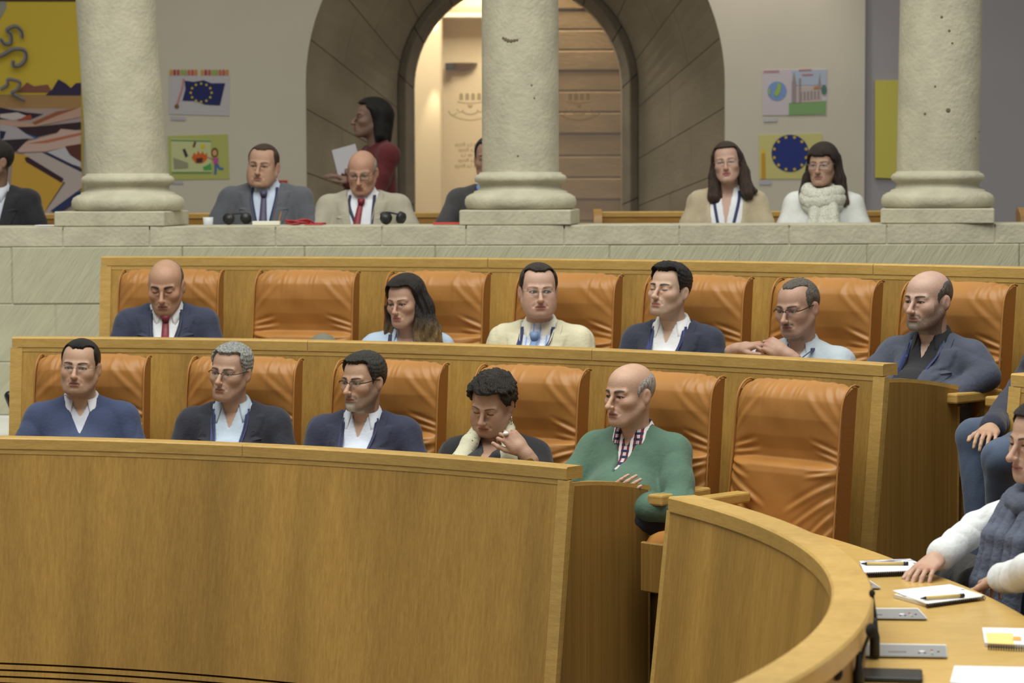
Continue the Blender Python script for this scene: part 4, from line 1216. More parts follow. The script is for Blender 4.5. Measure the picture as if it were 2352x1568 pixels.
# ================================================================== DESKS
BAT = 0.11                                # fronts lean back: metres per metre of height
def front_r(rad, ztop, z): return rad - BAT * (ztop - z)
def desk(name, rad, zf, th0, th1, label, zbase, left_end=True, right_end=True, slots=False, seg=6, table=True, rail_cuts=3, endw=0.47):
    root = empty(name, ring_pt(rad, (th0 + th1) / 2, zf) * 0)
    tag(root, label, 'desk')
    zt = zf + DT; n = max(8, int((th1 - th0) / R(0.9)))
    fr = lambda z: front_r(rad, zt, z)
    th = 0.045
    zp1 = zt - 0.048
    # lacquered front panel
    if slots:
        # plinth grille: narrow battens with dark gaps
        zs = [-0.062, -0.089, -0.116, -0.143, -0.170]
        sweep_ring('front_panel', [(fr(zs[0] + 0.008), zs[0] + 0.008), (fr(zp1), zp1), (fr(zp1) + th, zp1), (fr(zs[0]) + th, zs[0] + 0.008)], th0, th1, n, W_PANEL, root)
        for z1, z0 in zip(zs, zs[1:]):
            sweep_ring('batten', [(fr(z0) , z0 + 0.008), (fr(z1), z1 - 0.001), (fr(z1) + th, z1 - 0.001), (fr(z0) + th, z0 + 0.008)], th0, th1, n, W_PANEL, root)
        sweep_ring('grille_back', [(fr(0) + th, zbase), (fr(0) + th, -0.03), (fr(0) + th + 0.01, -0.03), (fr(0) + th + 0.01, zbase)], th0, th1, n, mat('slot_black', S(22, 18, 16), rough=1), root)
        sweep_ring('skirting', [(fr(zbase), zbase), (fr(zs[-1]), zs[-1] - 0.001), (fr(zs[-1]) + th, zs[-1] - 0.001), (fr(zbase) + th, zbase)], th0, th1, n, W_PANEL, root)
    else:
        sweep_ring('front_panel', [(fr(zbase), zbase), (fr(zp1), zp1), (fr(zp1) + th, zp1), (fr(zbase) + th, zbase)], th0, th1, n, W_PANEL, root)
    # lighter lipping under the rail and the capping rail in lengths
    sweep_ring('lipping', [(fr(zp1) - 0.004, zp1 - 0.020), (fr(zp1) - 0.004, zp1 + 0.002), (fr(zp1) + th, zp1 + 0.002), (fr(zp1) + th, zp1 - 0.020)], th0, th1, n, W_RAIL, root)
    pr = [(fr(zt) - 0.012, zp1 + 0.001), (fr(zt) - 0.012, zt - 0.006), (fr(zt) - 0.006, zt), (fr(zt) + 0.075, zt), (fr(zt) + 0.080, zt - 0.006), (fr(zt) + 0.080, zp1 + 0.001)]
    for i in range(rail_cuts):
        a = th0 + (th1 - th0) * i / rail_cuts; b = th0 + (th1 - th0) * (i + 1) / rail_cuts
        sweep_ring('capping_rail', pr, a + (0.0002 if i else -0.004), b - (0.0002 if i < rail_cuts - 1 else -0.004), max(4, n // rail_cuts), W_RAIL, root)
    if table:
        sweep_ring('table_top', [(rad + 0.05, zt - 0.175), (rad + 0.05, zt - 0.145), (rad + 0.30, zt - 0.145), (rad + 0.30, zt - 0.175)], th0, th1, n, W_TOP, root)
    # end panels: dark veneer leaf in a light frame, top edge bowed downwards to the seats
    for on, te, sg in ((left_end, th0, -1), (right_end, th1, 1)):
        if not on: continue
        e = R(0.0) ; dth = sg * 0.03 / rad
        def outline(ins):
            N_ = 14; top = []
            for i in range(N_ + 1):
                t = i / N_; r = rad + 0.004 + ins + (endw - 2 * ins) * t
                zz = zt - 0.058 - ins * 0.8 - 0.055 * t ** 1.6
                top.append((r, zz))
            return [(front_r(rad, zt, zbase) + ins + 0.002, zbase)] + top + [(rad + endw - ins, zbase)]
        def slab(nm, ins, t0, t1, m):
            P = outline(ins); k = len(P); V = []
            for t in (t0, t1):
                for r, z in P: V.append(ring_pt(r, t, z))
            Fc = [tuple(range(k)), tuple(range(2 * k - 1, k - 1, -1))] + [(i, i + k, (i + 1) % k + k, (i + 1) % k) for i in range(k)]
            return me_obj(nm, V, Fc, m, root)
        slab('end_frame', 0.0, te, te + dth, W_RAIL)
        slab('end_panel', 0.018, te + dth * 0.5, te + dth * 1.1, W_END)
        if sg < 0 or True:
            # light stile up the front corner
            V = []; 
            for z in (zbase, zt - 0.05):
                for dr, t in ((-0.006, te - sg * 0.024 / rad), (-0.006, te + dth * 1.12), (0.012, te + dth * 1.12), (0.012, te - sg * 0.024 / rad)):
                    V.append(ring_pt(fr(z) + dr, t, z))
            me_obj('corner_stile', V, [(0, 1, 2, 3), (7, 6, 5, 4)] + [(i, (i + 1) % 4, (i + 1) % 4 + 4, i + 4) for i in range(4)], W_RAIL, root)
    return root
TA1 = ring_theta(at_ring(1297, 1090, RDA)); TB0 = ring_theta(at_ring(41, 772, RDB)); TB1 = ring_theta(at_ring(2021, 846, RDB)); TC0 = ring_theta(at_ring(246, 582, RCB)); TB2 = ring_theta(at_ring(2338, 880, RDB))
desk('curved_desk', RDA, 0.0, R(-12), TA1, 'long curved oak desk in front of the person in the green sweater', -0.44, left_end=False, slots=True)
desk('curved_desk', RDB, ZB, TB0, TB1, 'curved oak desk behind the row of the grey-haired person with glasses', ZB - 0.42)
desk('curved_desk', RDB, ZB, TB2, R(80), 'short run of oak desk beside the person in jeans', ZB - 0.42, right_end=False)
desk('curved_desk', RCB, ZC, TC0, R(72), 'curved oak back panel under the stone parapet', ZC - 0.42, table=False, right_end=False, endw=0.08, rail_cuts=4)

# ---- horseshoe desk: laid out through points read off the photograph at rail height
hp = [at_z(1534, 1140, DT), at_z(1640, 1163, DT), at_z(1740, 1196, DT), at_z(1830, 1243, DT), at_z(1895, 1297, DT), at_z(1920, 1350, DT), at_z(1906, 1402, DT), at_z(1868, 1452, DT), at_z(1812, 1500, DT), at_z(1700, 1568, DT)]
A_ = np.array([[2 * p.x, 2 * p.y, 1] for p in hp]); b_ = np.array([p.x ** 2 + p.y ** 2 for p in hp]); sol = np.linalg.lstsq(A_, b_, rcond=None)[0]
HC2 = Vector((sol[0], sol[1])); RH = math.sqrt(sol[2] + sol[0] ** 2 + sol[1] ** 2)
print('horseshoe', HC2, RH)
def horseshoe():
    root = empty('horseshoe_desk', (0, 0, 0)); tag(root, 'horseshoe oak desk carrying notebooks and microphones', 'desk')
    t0 = ring_theta(hp[0], HC2); t1 = ring_theta(at_z(1560, 1640, DT), HC2) + R(14); n = 64
    fr = lambda z: RH - BAT * (DT - z)
    sweep_ring('front_panel', [(fr(-0.44) , -0.44), (fr(DT - 0.05), DT - 0.05), (fr(DT) + 0.04, DT - 0.05), (fr(-0.44) + 0.04, -0.44)], t0, t1, n, W_PANEL, root, c=HC2)
    wd = 0.095
    pr = [(RH - 0.012, DT - 0.050), (RH - 0.012, DT - 0.006), (RH - 0.006, DT), (RH + wd - 0.006, DT), (RH + wd, DT - 0.006), (RH + wd, DT - 0.050)]
    for i in range(4):
        a = t0 + (t1 - t0) * i / 4; b = t0 + (t1 - t0) * (i + 1) / 4
        sweep_ring('capping_rail', pr, a + 0.0002, b - 0.0002, 18, W_RAIL, root, c=HC2)
    ZT = DT - 0.16
    sweep_ring('inner_panel', [(RH + 0.045, ZT - 0.3), (RH + 0.045, DT - 0.052), (RH + 0.075, DT - 0.052), (RH + 0.075, ZT - 0.3)], t0, t1, n, W_END, root, c=HC2)
    # table top: seat-side edge read off the photograph
    e0 = at_z(1840, 1216, ZT); e1 = at_z(2100, 1302, ZT); e2 = at_z(2352, 1412, ZT)
    outer = lambda th: RH + 0.42 + 0.16 * min(1, max(0, (th - t0) / (t1 - t0) * 2))
    V = []; Fc = []
    ob = [(ring_theta(p, HC2), (Vector((p.x, p.y)) - HC2).length) for p in (e0, e1, e2)]
    print('table edge', ob, t0, t1)
    tt = [t0] + [o[0] for o in ob] + [t1]; rr = [ob[0][1] - 0.03] + [o[1] for o in ob] + [ob[-1][1] + 0.10]
    for i in range(n + 1):
        th = t0 + (t1 - t0) * i / n; r = float(np.interp(th, tt, rr))
        for (q, z) in ((RH + 0.05, ZT - 0.035), (RH + 0.05, ZT), (r - 0.004, ZT), (r, ZT - 0.004), (r, ZT - 0.035)):
            p = ring_pt(q, th, z, HC2); V.append(p)
    for i in range(n):
        for j in range(5): a = i * 5 + j; b = i * 5 + (j + 1) % 5; Fc.append((a, b, b + 5, a + 5))
    Fc.append(tuple(range(4, -1, -1))); Fc.append(tuple(n * 5 + j for j in range(5)))
    me_obj('table_top', V, Fc, W_TOP, root)
    # end of the horseshoe at the aisle
    V = []; rad = [(fr(-0.44), -0.44), (fr(DT - 0.05), DT - 0.05), (RH + 0.09, DT - 0.05), (RH + 0.09, -0.44)]
    for t in (t0 - 0.022 / RH, t0 + 0.004): V += [ring_pt(r, t, z, HC2) for r, z in rad]
    me_obj('end_frame', V, [(0, 1, 2, 3), (7, 6, 5, 4)] + [(i, i + 4, (i + 1) % 4 + 4, (i + 1) % 4) for i in range(4)], W_RAIL, root)
    return root
horseshoe()
ZT = DT - 0.16

# ================================================================== CHAIRS
LEATHER = mat('tan_leather', S(166, 114, 57), rough=0.42, var=0.10, vscale=(5, 5, 5), bump=0.05, bscale=(190, 190, 190), spec=0.38)
def backrest_mesh(seed):
    """padded back: upper cushion rolling over the top, lower cushion below a crease, leather wrinkles"""
    rg = random.Random(seed)
    nu, nv = 100, 156
    W2 = 0.268
    # side profile (y forward is negative) sampled by height parameter
    prof = [(-0.010, 0.52), (-0.010, 0.60), (-0.010, 0.70), (-0.010, 0.80), (-0.010, 0.90), (-0.010, 0.99), (-0.009, 1.06), (-0.001, 1.115), (0.022, 1.150), (0.050, 1.166), (0.075, 1.166), (0.092, 1.158)]
    prof = [(y + 0.075 * (z - 0.44) / 0.72, z) for y, z in prof]
    bz = [0.52, 0.58, 0.66, 0.75, 0.82, 0.845, 0.858, 0.866, 0.876, 0.91, 0.96, 1.03, 1.10, 1.17]; bd = [0.012, 0.022, 0.030, 0.036, 0.042, 0.038, 0.024, -0.016, -0.034, -0.026, -0.006, 0.012, 0.017, 0.004]
    P = catmull([(0, y, z) for y, z in prof], 8)
    L_ = [0]
    for i in range(1, len(P)): L_.append(L_[-1] + (P[i] - P[i - 1]).length)
    tt = np.linspace(0, L_[-1], nv + 1)
    py = np.interp(tt, L_, [q.y for q in P]); pz = np.interp(tt, L_, [q.z for q in P])
    T = np.stack([np.gradient(py), np.gradient(pz)], 1); T /= np.linalg.norm(T, axis=1)[:, None]
    ny_, nz_ = -T[:, 1], T[:, 0]                                # outward (forward) normal of the profile
    U, Vv = np.meshgrid(np.linspace(-1, 1, nu + 1), np.arange(nv + 1)); Vv = Vv.astype(int)
    z = pz[Vv]; au = np.abs(U)
    edge = -0.016 * au ** 8 - 0.006 * au ** 2 + np.interp(z, bz, bd) * np.clip(1 - au ** 5, 0, 1)                   # cushions fall off to the piped sides
    d = edge.copy()
    cr = 0.868
    def ridge(zc, slope, side, w_, amp, u0, u1):
        """a fold running in from one side"""
        s_ = U * side; x = (1 - s_)                             # 0 at that side
        zz = zc + slope * x
        m = np.clip((s_ - u0) / 0.25, 0, 1) * np.clip((u1 - s_) / 0.15, 0, 1)
        return amp * np.exp(-((z - zz) / w_) ** 2) * m - 0.8 * amp * np.exp(-((z - zz - 1.7 * w_) / w_) ** 2) * m
    for side in (-1, 1):
        for k in range(4):                                      # short folds at the ends of the crease
            d += ridge(cr + 0.03 - 0.022 * k + rg.uniform(-.006, .006), (0.10 - 0.06 * k) + rg.uniform(-.03, .03), side, 0.0085 + 0.002 * rg.random(), 0.0070, 0.42 + 0.12 * rg.random(), 1.05)
        for k in range(5):                                      # long folds from the sides of the lower cushion
            d += ridge(cr - 0.07 - 0.055 * k, -0.17 - 0.05 * k + rg.uniform(-.03, .03), side, 0.0125, 0.0058, 0.15 + 0.12 * k * rg.random(), 1.05)
        for k in range(3):                                      # faint folds in the upper cushion
            d += ridge(cr + 0.10 + 0.055 * k, 0.25 + 0.12 * k + rg.uniform(-.05, .05), side, 0.017, 0.0030, 0.30, 1.05)
    for k in range(9):                                          # gathers where the leather rolls over the top
        u0 = rg.uniform(-0.85, 0.85); d += 0.0028 * np.exp(-((U - u0 - 0.2 * (z - 1.15)) / 0.030) ** 2) * np.clip((z - 0.99) / 0.12, 0, 1) * rg.choice((1, 1, -1))
    d += 0.0016 * np.sin(U * 5 + z * 9 + seed) * np.sin(z * 31 + U * 3)
    wid = W2 * (1.0 - 0.03 * np.clip((z - 0.44) / 0.7, 0, 1)) 
    X = U * wid; Y = py[Vv] + ny_[Vv] * d; Z = z + nz_[Vv] * d
    V = np.stack([X, Y, Z], 2).reshape(-1, 3); n1 = nu + 1
    Q = [(j * n1 + i, j * n1 + i + 1, (j + 1) * n1 + i + 1, (j + 1) * n1 + i) for j in range(nv) for i in range(nu)]
    return V, np.array(Q), (py, pz, W2)
def make_chair(seed):
    root = empty('leather_chair')
    V, Q, (py, pz, W2) = backrest_mesh(seed)
    np_mesh('backrest', V, Q, LEATHER, root)
    # flat leather sides and back of the shell
    n = len(py); yb = lambda z: 0.090 + 0.075 * (z - 0.44) / 0.72
    V = []; Fc = []
    for sx in (-1, 1):
        for i in range(n):
            wx = W2 * (1.0 - 0.03 * min(1, max(0, (pz[i] - 0.44) / 0.7)))
            yy = min(py[i] + 0.020, yb(pz[i]))
            V.append((sx * (wx + 0.0005), yy, pz[i] - (0.012 if i > n * 0.85 else 0))); V.append((sx * (wx + 0.0005), yb(pz[i]), pz[i] - (0.012 if i > n * 0.85 else 0)))
    for s_ in (0, 1):
        o = s_ * 2 * n
        for i in range(n - 1):
            q = (o + 2 * i, o + 2 * i + 1, o + 2 * i + 3, o + 2 * i + 2); Fc.append(q if s_ else q[::-1])
    for i in range(n - 1): Fc.append((2 * i + 1, 2 * n + 2 * i + 1, 2 * n + 2 * i + 3, 2 * i + 3))
    me_obj('back_shell', V, Fc, mat('tan_leather_side', S(150, 94, 40), rough=0.42, bump=0.12, bscale=(190, 190, 190)), root)
    for sx in (-1, 1):
        pts = [(sx * W2 * (1.0 - 0.03 * min(1, max(0, (pz[i] - 0.44) / 0.7))), py[i] + 0.010, pz[i] - 0.002) for i in range(0, n, 5)]
        bm_obj('piping', tube_bm(pts, 0.0042, 6), LEATHER, root, smooth=True)
    # seat cushion rising to a rounded front edge
    s = Sdf()
    sp_ = [(-0.02, 0.43, 0.055), (-0.20, 0.455, 0.06), (-0.40, 0.50, 0.062), (-0.46, 0.515, 0.055)]
    nu, nv = 20, 26; V = []; Fc = []
    for j in range(nv + 1):
        t = j / nv; yy = -0.49 * t + 0.03
        th = 0.062
        for i in range(nu + 1):
            u = -1 + 2 * i / nu; x = u * 0.268
            zt = 0.585 + 0.055 * t - 0.030 * abs(u) ** 5 - (0.055 * ((t - 0.88) / 0.12) ** 2 if t > 0.88 else 0) + 0.006 * math.cos(u * 3) + 0.003 * math.sin(9 * u + 5 * t)
            V.append((x, yy, zt))
    k = nu + 1
    for j in range(nv):
        for i in range(nu): a = j * k + i; Fc.append((a, a + 1, a + k + 1, a + k))
    base = len(V)
    ring = [i for i in range(k)] + [j * k + nu for j in range(1, nv + 1)] + [nv * k + i for i in range(nu - 1, -1, -1)] + [j * k for j in range(nv - 1, 0, -1)]
    for q in ring: x, y, z = V[q]; V.append((x * 0.97, y * 0.985, z - 0.044))
    m = len(ring)
    for i in range(m): Fc.append((ring[i], base + i, base + (i + 1) % m, ring[(i + 1) % m]))
    Fc.append(tuple(base + i for i in range(m)))
    me_obj('seat', V, Fc, LEATHER, root, smooth=True)
    for sx in (-1, 1):
        bm = bevel_box((sx * 0.296, -0.195, 0.722), (0.070, 0.33, 0.042), 0.008, 2)
        bm_obj('armrest', bm, W_RAIL, root)
        bm_obj('arm_support', bm_join([bevel_box((sx * 0.286, -0.07, 0.60), (0.030, 0.09, 0.20), 0.004), bevel_box((sx * 0.272, -0.07, 0.50), (0.05, 0.09, 0.03), 0.004)]), W_RAIL, root)
    bm_obj('apron', bevel_box((0, -0.21, 0.535), (0.535, 0.46, 0.09), 0.006), W_END, root)
    bm_obj('seat_fascia', bevel_box((0, -0.470, 0.485), (0.535, 0.022, 0.19), 0.005), W_END, root)
    bm_obj('pedestal', bevel_box((0, -0.19, 0.245), (0.50, 0.40, 0.49), 0.006), W_END, root)
    return root
PROTO = [make_chair(11), make_chair(23), make_chair(37)]
_used = [False] * 3
def dup(root):
    r = root.copy(); COL.objects.link(r)
    for ch in root.children:
        c = ch.copy(); COL.objects.link(c); c.parent = r
        for g in ch.children:
            d = g.copy(); COL.objects.link(d); d.parent = c
    return r
def place_chair(i, px, py, rad, zf, label, group=None, th=None, dth=0.0):
    if th is None: th = ring_theta(at_ring(px, py, rad))
    o = PROTO[i % 3]
    if _used[i % 3]: o = dup(o)
    _used[i % 3] = True
    p = ring_pt(rad + 0.02, th, zf)
    o.location = p; o.rotation_euler = (0, 0, -th + dth)
    tag(o, label, 'chair', group)
    return th
CH = {}
rowA = [(187, 815, 'tan leather chair under the person in the navy V-neck sweater'), (532, 820, 'tan leather chair under the grey-haired person with glasses'), (861, 828, 'tan leather chair under the bearded person in black glasses'), (1180, 838, 'tan leather chair under the person with the cream scarf'), (1481, 862, 'tan leather chair under the person in the green sweater'), (1776, 882, 'empty tan leather chair seen whole beside the horseshoe desk')]
for i, (px, py, lb) in enumerate(rowA): CH['A%d' % (i + 1)] = place_chair(i, px, py, RA, 0.0, lb, 'leather chairs of the lower row', dth=R(0))
# the chair by the aisle shows only one armrest, set further in
for ch in [o for o in bpy.data.objects if o.get('label', '').startswith('empty tan leather chair seen whole')][0].children:
    if ch.name.startswith(('armrest', 'arm_support')):
        cx_ = sum(v.co.x for v in ch.data.vertices) / len(ch.data.vertices)
        if cx_ > 0: bpy.data.objects.remove(ch)
        elif ch.name.startswith('armrest'): ch.location.x += 0.16
        else: bpy.data.objects.remove(ch)
rowB = [(372, 622, 'tan leather chair under the bald person with the red tie'), (681, 620, 'empty tan leather chair between the red-tie person and the long-haired person'), (978, 625, 'tan leather chair under the long-haired person in pale blue'), (1276, 628, 'tan leather chair under the person in the cream jacket'), (1569, 636, 'tan leather chair under the young person with the white shirt'), (1860, 644, 'tan leather chair under the person with joined hands and moustache'), (2156, 656, 'tan leather chair under the grey-bearded person in a slate jacket')]
for i, (px, py, lb) in enumerate(rowB): CH['B%d' % (i + 1)] = place_chair(i + 1, px, py, RB, ZB, lb, 'leather chairs of the upper row')
CH['B8'] = place_chair(0, 0, 0, RB, ZB, 'tan leather chair under the person in jeans', 'leather chairs of the upper row', th=R(52.0))
CH['A9'] = place_chair(1, 0, 0, RA, 0.0, 'tan leather chair under the person in the white jacket', 'leather chairs of the lower row', th=R(64.0))
# the last chair of each row stands tight behind the desk end: shorter seat
for o in bpy.data.objects:
    if o.get('label', '') in ('tan leather chair under the person in the green sweater', 'tan leather chair under the grey-bearded person in a slate jacket'):
        for ch in o.children:
            if ch.name.startswith(('seat', 'apron', 'pedestal')): ch.scale.y = 0.50
print({k: round(math.degrees(v), 1) for k, v in CH.items()})
# ================================================================== THE PEOPLE IN THE ROOM
RHA, RHB = RA - 0.17, RB - 0.17
def hd(px, top, chin, rad=None, y=None):
    pos = at_ring(px, (top + chin) / 2, rad) if rad else at_y(px, (top + chin) / 2, y)
    s_ = F / (pos - CAMP).dot(FWD)
    return pos, (chin - top) / s_ / 0.232
def to_local(pos, body, floor, p):
    al = math.degrees(math.atan2(pos.x, pos.y)); ab = R(-(al + body))
    d = Vector((p.x - pos.x, p.y - pos.y, p.z - floor)); d.rotate(Euler((0, 0, -ab))); return tuple(d)
def dots(name, c1, c2, scale, thr):
    if name in MATS: return MATS[name]
    m = mat(name, S(*c1), rough=0.9, bump=0.3, bscale=(60, 60, 60)); N = m.node_tree.nodes; L = m.node_tree.links
    tc = N.new('ShaderNodeTexCoord'); vo = N.new('ShaderNodeTexVoronoi'); vo.inputs['Scale'].default_value = scale; L.new(tc.outputs['Object'], vo.inputs['Vector'])
    lt = N.new('ShaderNodeMath'); lt.operation = 'LESS_THAN'; lt.inputs[1].default_value = thr; L.new(vo.outputs['Distance'], lt.inputs[0])
    mx = N.new('ShaderNodeMix'); mx.data_type = 'RGBA'; mx.inputs[6].default_value = S(*c1); mx.inputs[7].default_value = S(*c2); L.new(lt.outputs[0], mx.inputs[0]); L.new(mx.outputs[2], N['Principled BSDF'].inputs['Base Color'])
    return m
def checks(name, cols, scale):
    """woven check shirt: two crossed wave bands"""
    if name in MATS: return MATS[name]
    m = mat(name, S(*cols[0]), rough=0.9); N = m.node_tree.nodes; L = m.node_tree.links
    tc = N.new('ShaderNodeTexCoord'); prev = None
    for i, (dr, c) in enumerate((('X', cols[1]), ('Z', cols[2]), ('X', cols[3]))):
        wv = N.new('ShaderNodeTexWave'); wv.bands_direction = dr; wv.inputs['Scale'].default_value = scale * (1 if i < 2 else 0.5); L.new(tc.outputs['Object'], wv.inputs['Vector'])
        gt = N.new('ShaderNodeMath'); gt.operation = 'GREATER_THAN'; gt.inputs[1].default_value = 0.62 if i < 2 else 0.86; L.new(wv.outputs['Fac'], gt.inputs[0])
        mx = N.new('ShaderNodeMix'); mx.data_type = 'RGBA'; mx.inputs[7].default_value = S(*c)
        if prev: L.new(prev, mx.inputs[6])
        else: mx.inputs[6].default_value = S(*cols[0])
        L.new(gt.outputs[0], mx.inputs[0]); prev = mx.outputs[2]
    L.new(prev, N['Principled BSDF'].inputs['Base Color'])
    return m
GA, GBp = 'people seated in the lower row', 'people seated in the upper row'
checks('check_shirt', ((196, 190, 196), (120, 40, 52), (44, 46, 78), (225, 220, 220)), 14)
checks('stripe_shirt', ((214, 220, 232), (196, 206, 226), (214, 220, 232), (150, 170, 214)), 20)
WHITE_SH, BLUE_SH = (214, 216, 222), (182, 196, 214)

# ---- lower row
pos, hs = hd(184, 783, 906, RHA)
a1 = person(dict(pos=pos, hs=hs, floor=0.0, body=4, yaw=13, pitch=-2, roll=3, label='person in a navy V-neck sweater with a pale collar and rimless glasses', group=GA,
    face=dict(skin=(196, 150, 124), beard=((96, 80, 70), .28), jw=1.06, chub=.003, brow=(44, 34, 30), neckr=.060, open=.6),
    hair=dict(col=(26, 22, 22), crown=.009, side=.005, paint=.85, widow=.022, fade=.018, line=HL_SHORT), glasses=dict(mat=('rimless_metal', (170, 165, 155), .8), r=.0008, tr=.0011, rim='top'),
    sw=.182, bulk=1.08, el={-1: (-.33, -.08, .62), 1: (.275, -.06, .64)}, wr={-1: (-.16, -.30, .60)},
    outfit=dict(type='sweater', col=(52, 64, 98), shirt=(196, 198, 212), collar=(206, 206, 216), vw=.062, vb=-.125, undv=(.045, -.055), ckw=dict(r=.066, gap=26))))
o = ribbon('chest_logo', a1['fields'][1:], [(.075, a1['N'][2] - .205), (.105, a1['N'][2] - .198)], .022, mat('logo_red', S(200, 60, 52)), a1['root'], lift=.006)
pos, hs = hd(530, 795, 917, RHA)
person(dict(pos=pos, hs=hs, floor=0.0, body=10, yaw=27, pitch=0, roll=4, label='grey-haired person with thin glasses in a blue-black jacket', group=GA,
    face=dict(skin=(190, 145, 122), ln=.004, hw=.97, nose=1.1, beard=((120, 104, 96), .18), brow=(60, 50, 46), open=.6, jw=.95),
    hair=dict(col=(150, 152, 150), crown=.016, side=.007, paint=.6, lump=.0022, lfreq=210, widow=.01), glasses=dict(mat=('grey_metal', (54, 52, 56), .6), r=.0013, rim='top', h=.030),
    sw=.178, outfit=dict(type='suit', col=(34, 36, 50), shirt=BLUE_SH, collar=(176, 190, 206), lanyard=(34, 50, 104), vw=.088, vb=-.42, undv=(.038, -.085), ckw=dict(gap=34, tip=.05), ldrop=.44)))
pos, hs = hd(834, 815, 938, RHA)
person(dict(pos=pos, hs=hs, floor=0.0, body=14, yaw=38, pitch=2, label='person with a greying beard and black rectangular glasses in a navy jacket', group=GA,
    face=dict(skin=(194, 148, 122), ln=.005, hw=.96, nose=1.15, beard=((84, 76, 70), .95, .95, .9, .66, (190, 184, 172)), brow=(42, 36, 34), open=.65),
    hair=dict(col=(52, 50, 48), crown=.016, side=.010, paint=.85, fade=.014, quiff=.004, lump=.0012, lfreq=240), glasses=dict(mat=('black_acetate', (24, 20, 20), .0), r=.0017, rim='top', h=.030, round=.005, tr=.0022),
    sw=.180, dx=-.012, outfit=dict(type='suit', col=(42, 46, 70), shirt=(206, 212, 228), collar=(212, 216, 228), lanyard=(28, 34, 74), vw=.085, vb=-.44, undv=(.038, -.085), ckw=dict(gap=34, tip=.058), ldrop=.46)))
pos, hs = hd(1130, 862, 996, RHA - 0.02)
hz = pos.z
a4 = person(dict(pos=pos, hs=.98, floor=0.0, body=12, yaw=26, pitch=20, roll=6, dz=.012, label='person with short dark curly hair, cream dotted scarf and a white ring', group=GA,
    face=dict(skin=(188, 142, 120), chub=.009, jw=1.05, open=0, lip=(150, 92, 84), brow=(70, 54, 46), browt=.7, nose=.95, nosew=1.1),
    hair=dict(col=(38, 33, 30), crown=.024, side=.018, lump=.0050, lfreq=105, paint=.9, fade=.010, quiff=.006, nape=-.075, line=[(-.09, .060), (-.05, .045), (-.035, .030), (-.02, -.004), (.01, -.016), (.03, -.034), (.05, -.052), (.064, -.066), (.078, -.074), (.092, -.12)]),
    sw=.165, bulk=1.12, slv={-1: 1.0, 1: .30}, el={1: (.265, -.12, hz - .40), -1: (-.27, -.06, hz - .44)}, wr={1: (.165, -.175, hz - .170), -1: (-.12, -.30, hz - .52)},
    hand={1: dict(dir=(-.62, -.05, .66), back=(.45, -.85, .25), curls=[(62, 55, 30), (58, 60, 30), (54, 62, 30), (50, 60, 35)], thumb=(30, 10), vox=.0036)},
    outfit=dict(type='top', part='top', col=(30, 30, 36), undneck=.070, undv=(.055, -.10))))
def strand(name, p, pts, m, flat=1.0, vox=.006, amt=.004, k=.02):
    s = Sdf()
    for (a, ra), (b, rb) in zip(pts, pts[1:]): s.cap(a, b, ra, rb, k=k)
    V, Q = s.mesh(vox); V = wrinkle(V, Q, amt, 17, 60)
    return np_mesh(name, V, Q, m, p['root'])
nz = a4['N'][2]; DOTS = dots('cream_dotted', (206, 202, 178), (122, 106, 82), 60, .20)
sc_ = empty('scarf', parent=a4['root'])
def strand2(p, parent, pts, m, vox=.006, amt=.004, k=.02, name='fold'):
    s = Sdf()
    for (a, ra), (b, rb) in zip(pts, pts[1:]): s.cap(a, b, ra, rb, k=k)
    V, Q = s.mesh(vox); V = wrinkle(V, Q, amt, 17, 60)
    return np_mesh(name, V, Q, m, parent)
strand2(a4, sc_, [((-.060, .02, nz + .045), .026), ((-.082, -.055, nz - .01), .032), ((-.112, -.118, nz - .10), .044), ((-.145, -.135, nz - .24), .050), ((-.155, -.14, nz - .34), .048)], DOTS)
strand2(a4, sc_, [((.066, .02, nz + .045), .026), ((.085, -.055, nz - .01), .030), ((.088, -.128, nz - .10), .044), ((.075, -.148, nz - .24), .052), ((.07, -.152, nz - .34), .05)], DOTS)
strand2(a4, sc_, [((-.060, .02, nz + .045), .024), ((-.03, .075, nz + .06), .026), ((.03, .075, nz + .06), .026), ((.066, .02, nz + .045), .024)], DOTS)
Mh = a4['Mh'][1]
bm = bmesh.new(); bmesh.ops.create_icosphere(bm, subdivisions=2, radius=.0125); bmesh.ops.scale(bm, vec=(1, 1, .75), verts=bm.verts)
q = xf(Mh, np.array([[-.0105 + .004, .100, .013]]))[0]; bmesh.ops.translate(bm, vec=q, verts=bm.verts)
bm_obj('ring', bm, mat('pearl_white', S(226, 226, 224), rough=.25), a4['root'], smooth=True)
wt = empty('watch', parent=a4['root'])
ax_ = np.array((a4['wr'][1])) - np.array(a4['el'][1]); ax_ /= np.linalg.norm(ax_); cwr = np.array(a4['wr'][1]) - ax_ * .045
e1 = np.cross(ax_, (0, 0, 1.0)); e1 /= np.linalg.norm(e1); e2 = np.cross(ax_, e1)
bm_obj('strap', tube_bm([cwr + (e1 * math.cos(R(t)) + e2 * math.sin(R(t))) * .033 for t in range(0, 360, 20)], .007, 6, closed=True), mat('watch_black', S(20, 18, 18), rough=.35), wt, smooth=True)
fd = np.array((0.35, -1, .2)); fd -= ax_ * (fd @ ax_); fd /= np.linalg.norm(fd)
bm = bmesh.new(); bmesh.ops.create_cone(bm, cap_ends=True, segments=20, radius1=.018, radius2=.016, depth=.009); bm.transform(Matrix(frame_from(ax_, fd, cwr + fd * .036).tolist()))
bm_obj('dial', bm, mat('watch_gold', S(170, 140, 70), rough=.25, metal=.9), wt)
ed = xf(a4['M4'], np.array([[.0835, .010, -.046]]))[0]
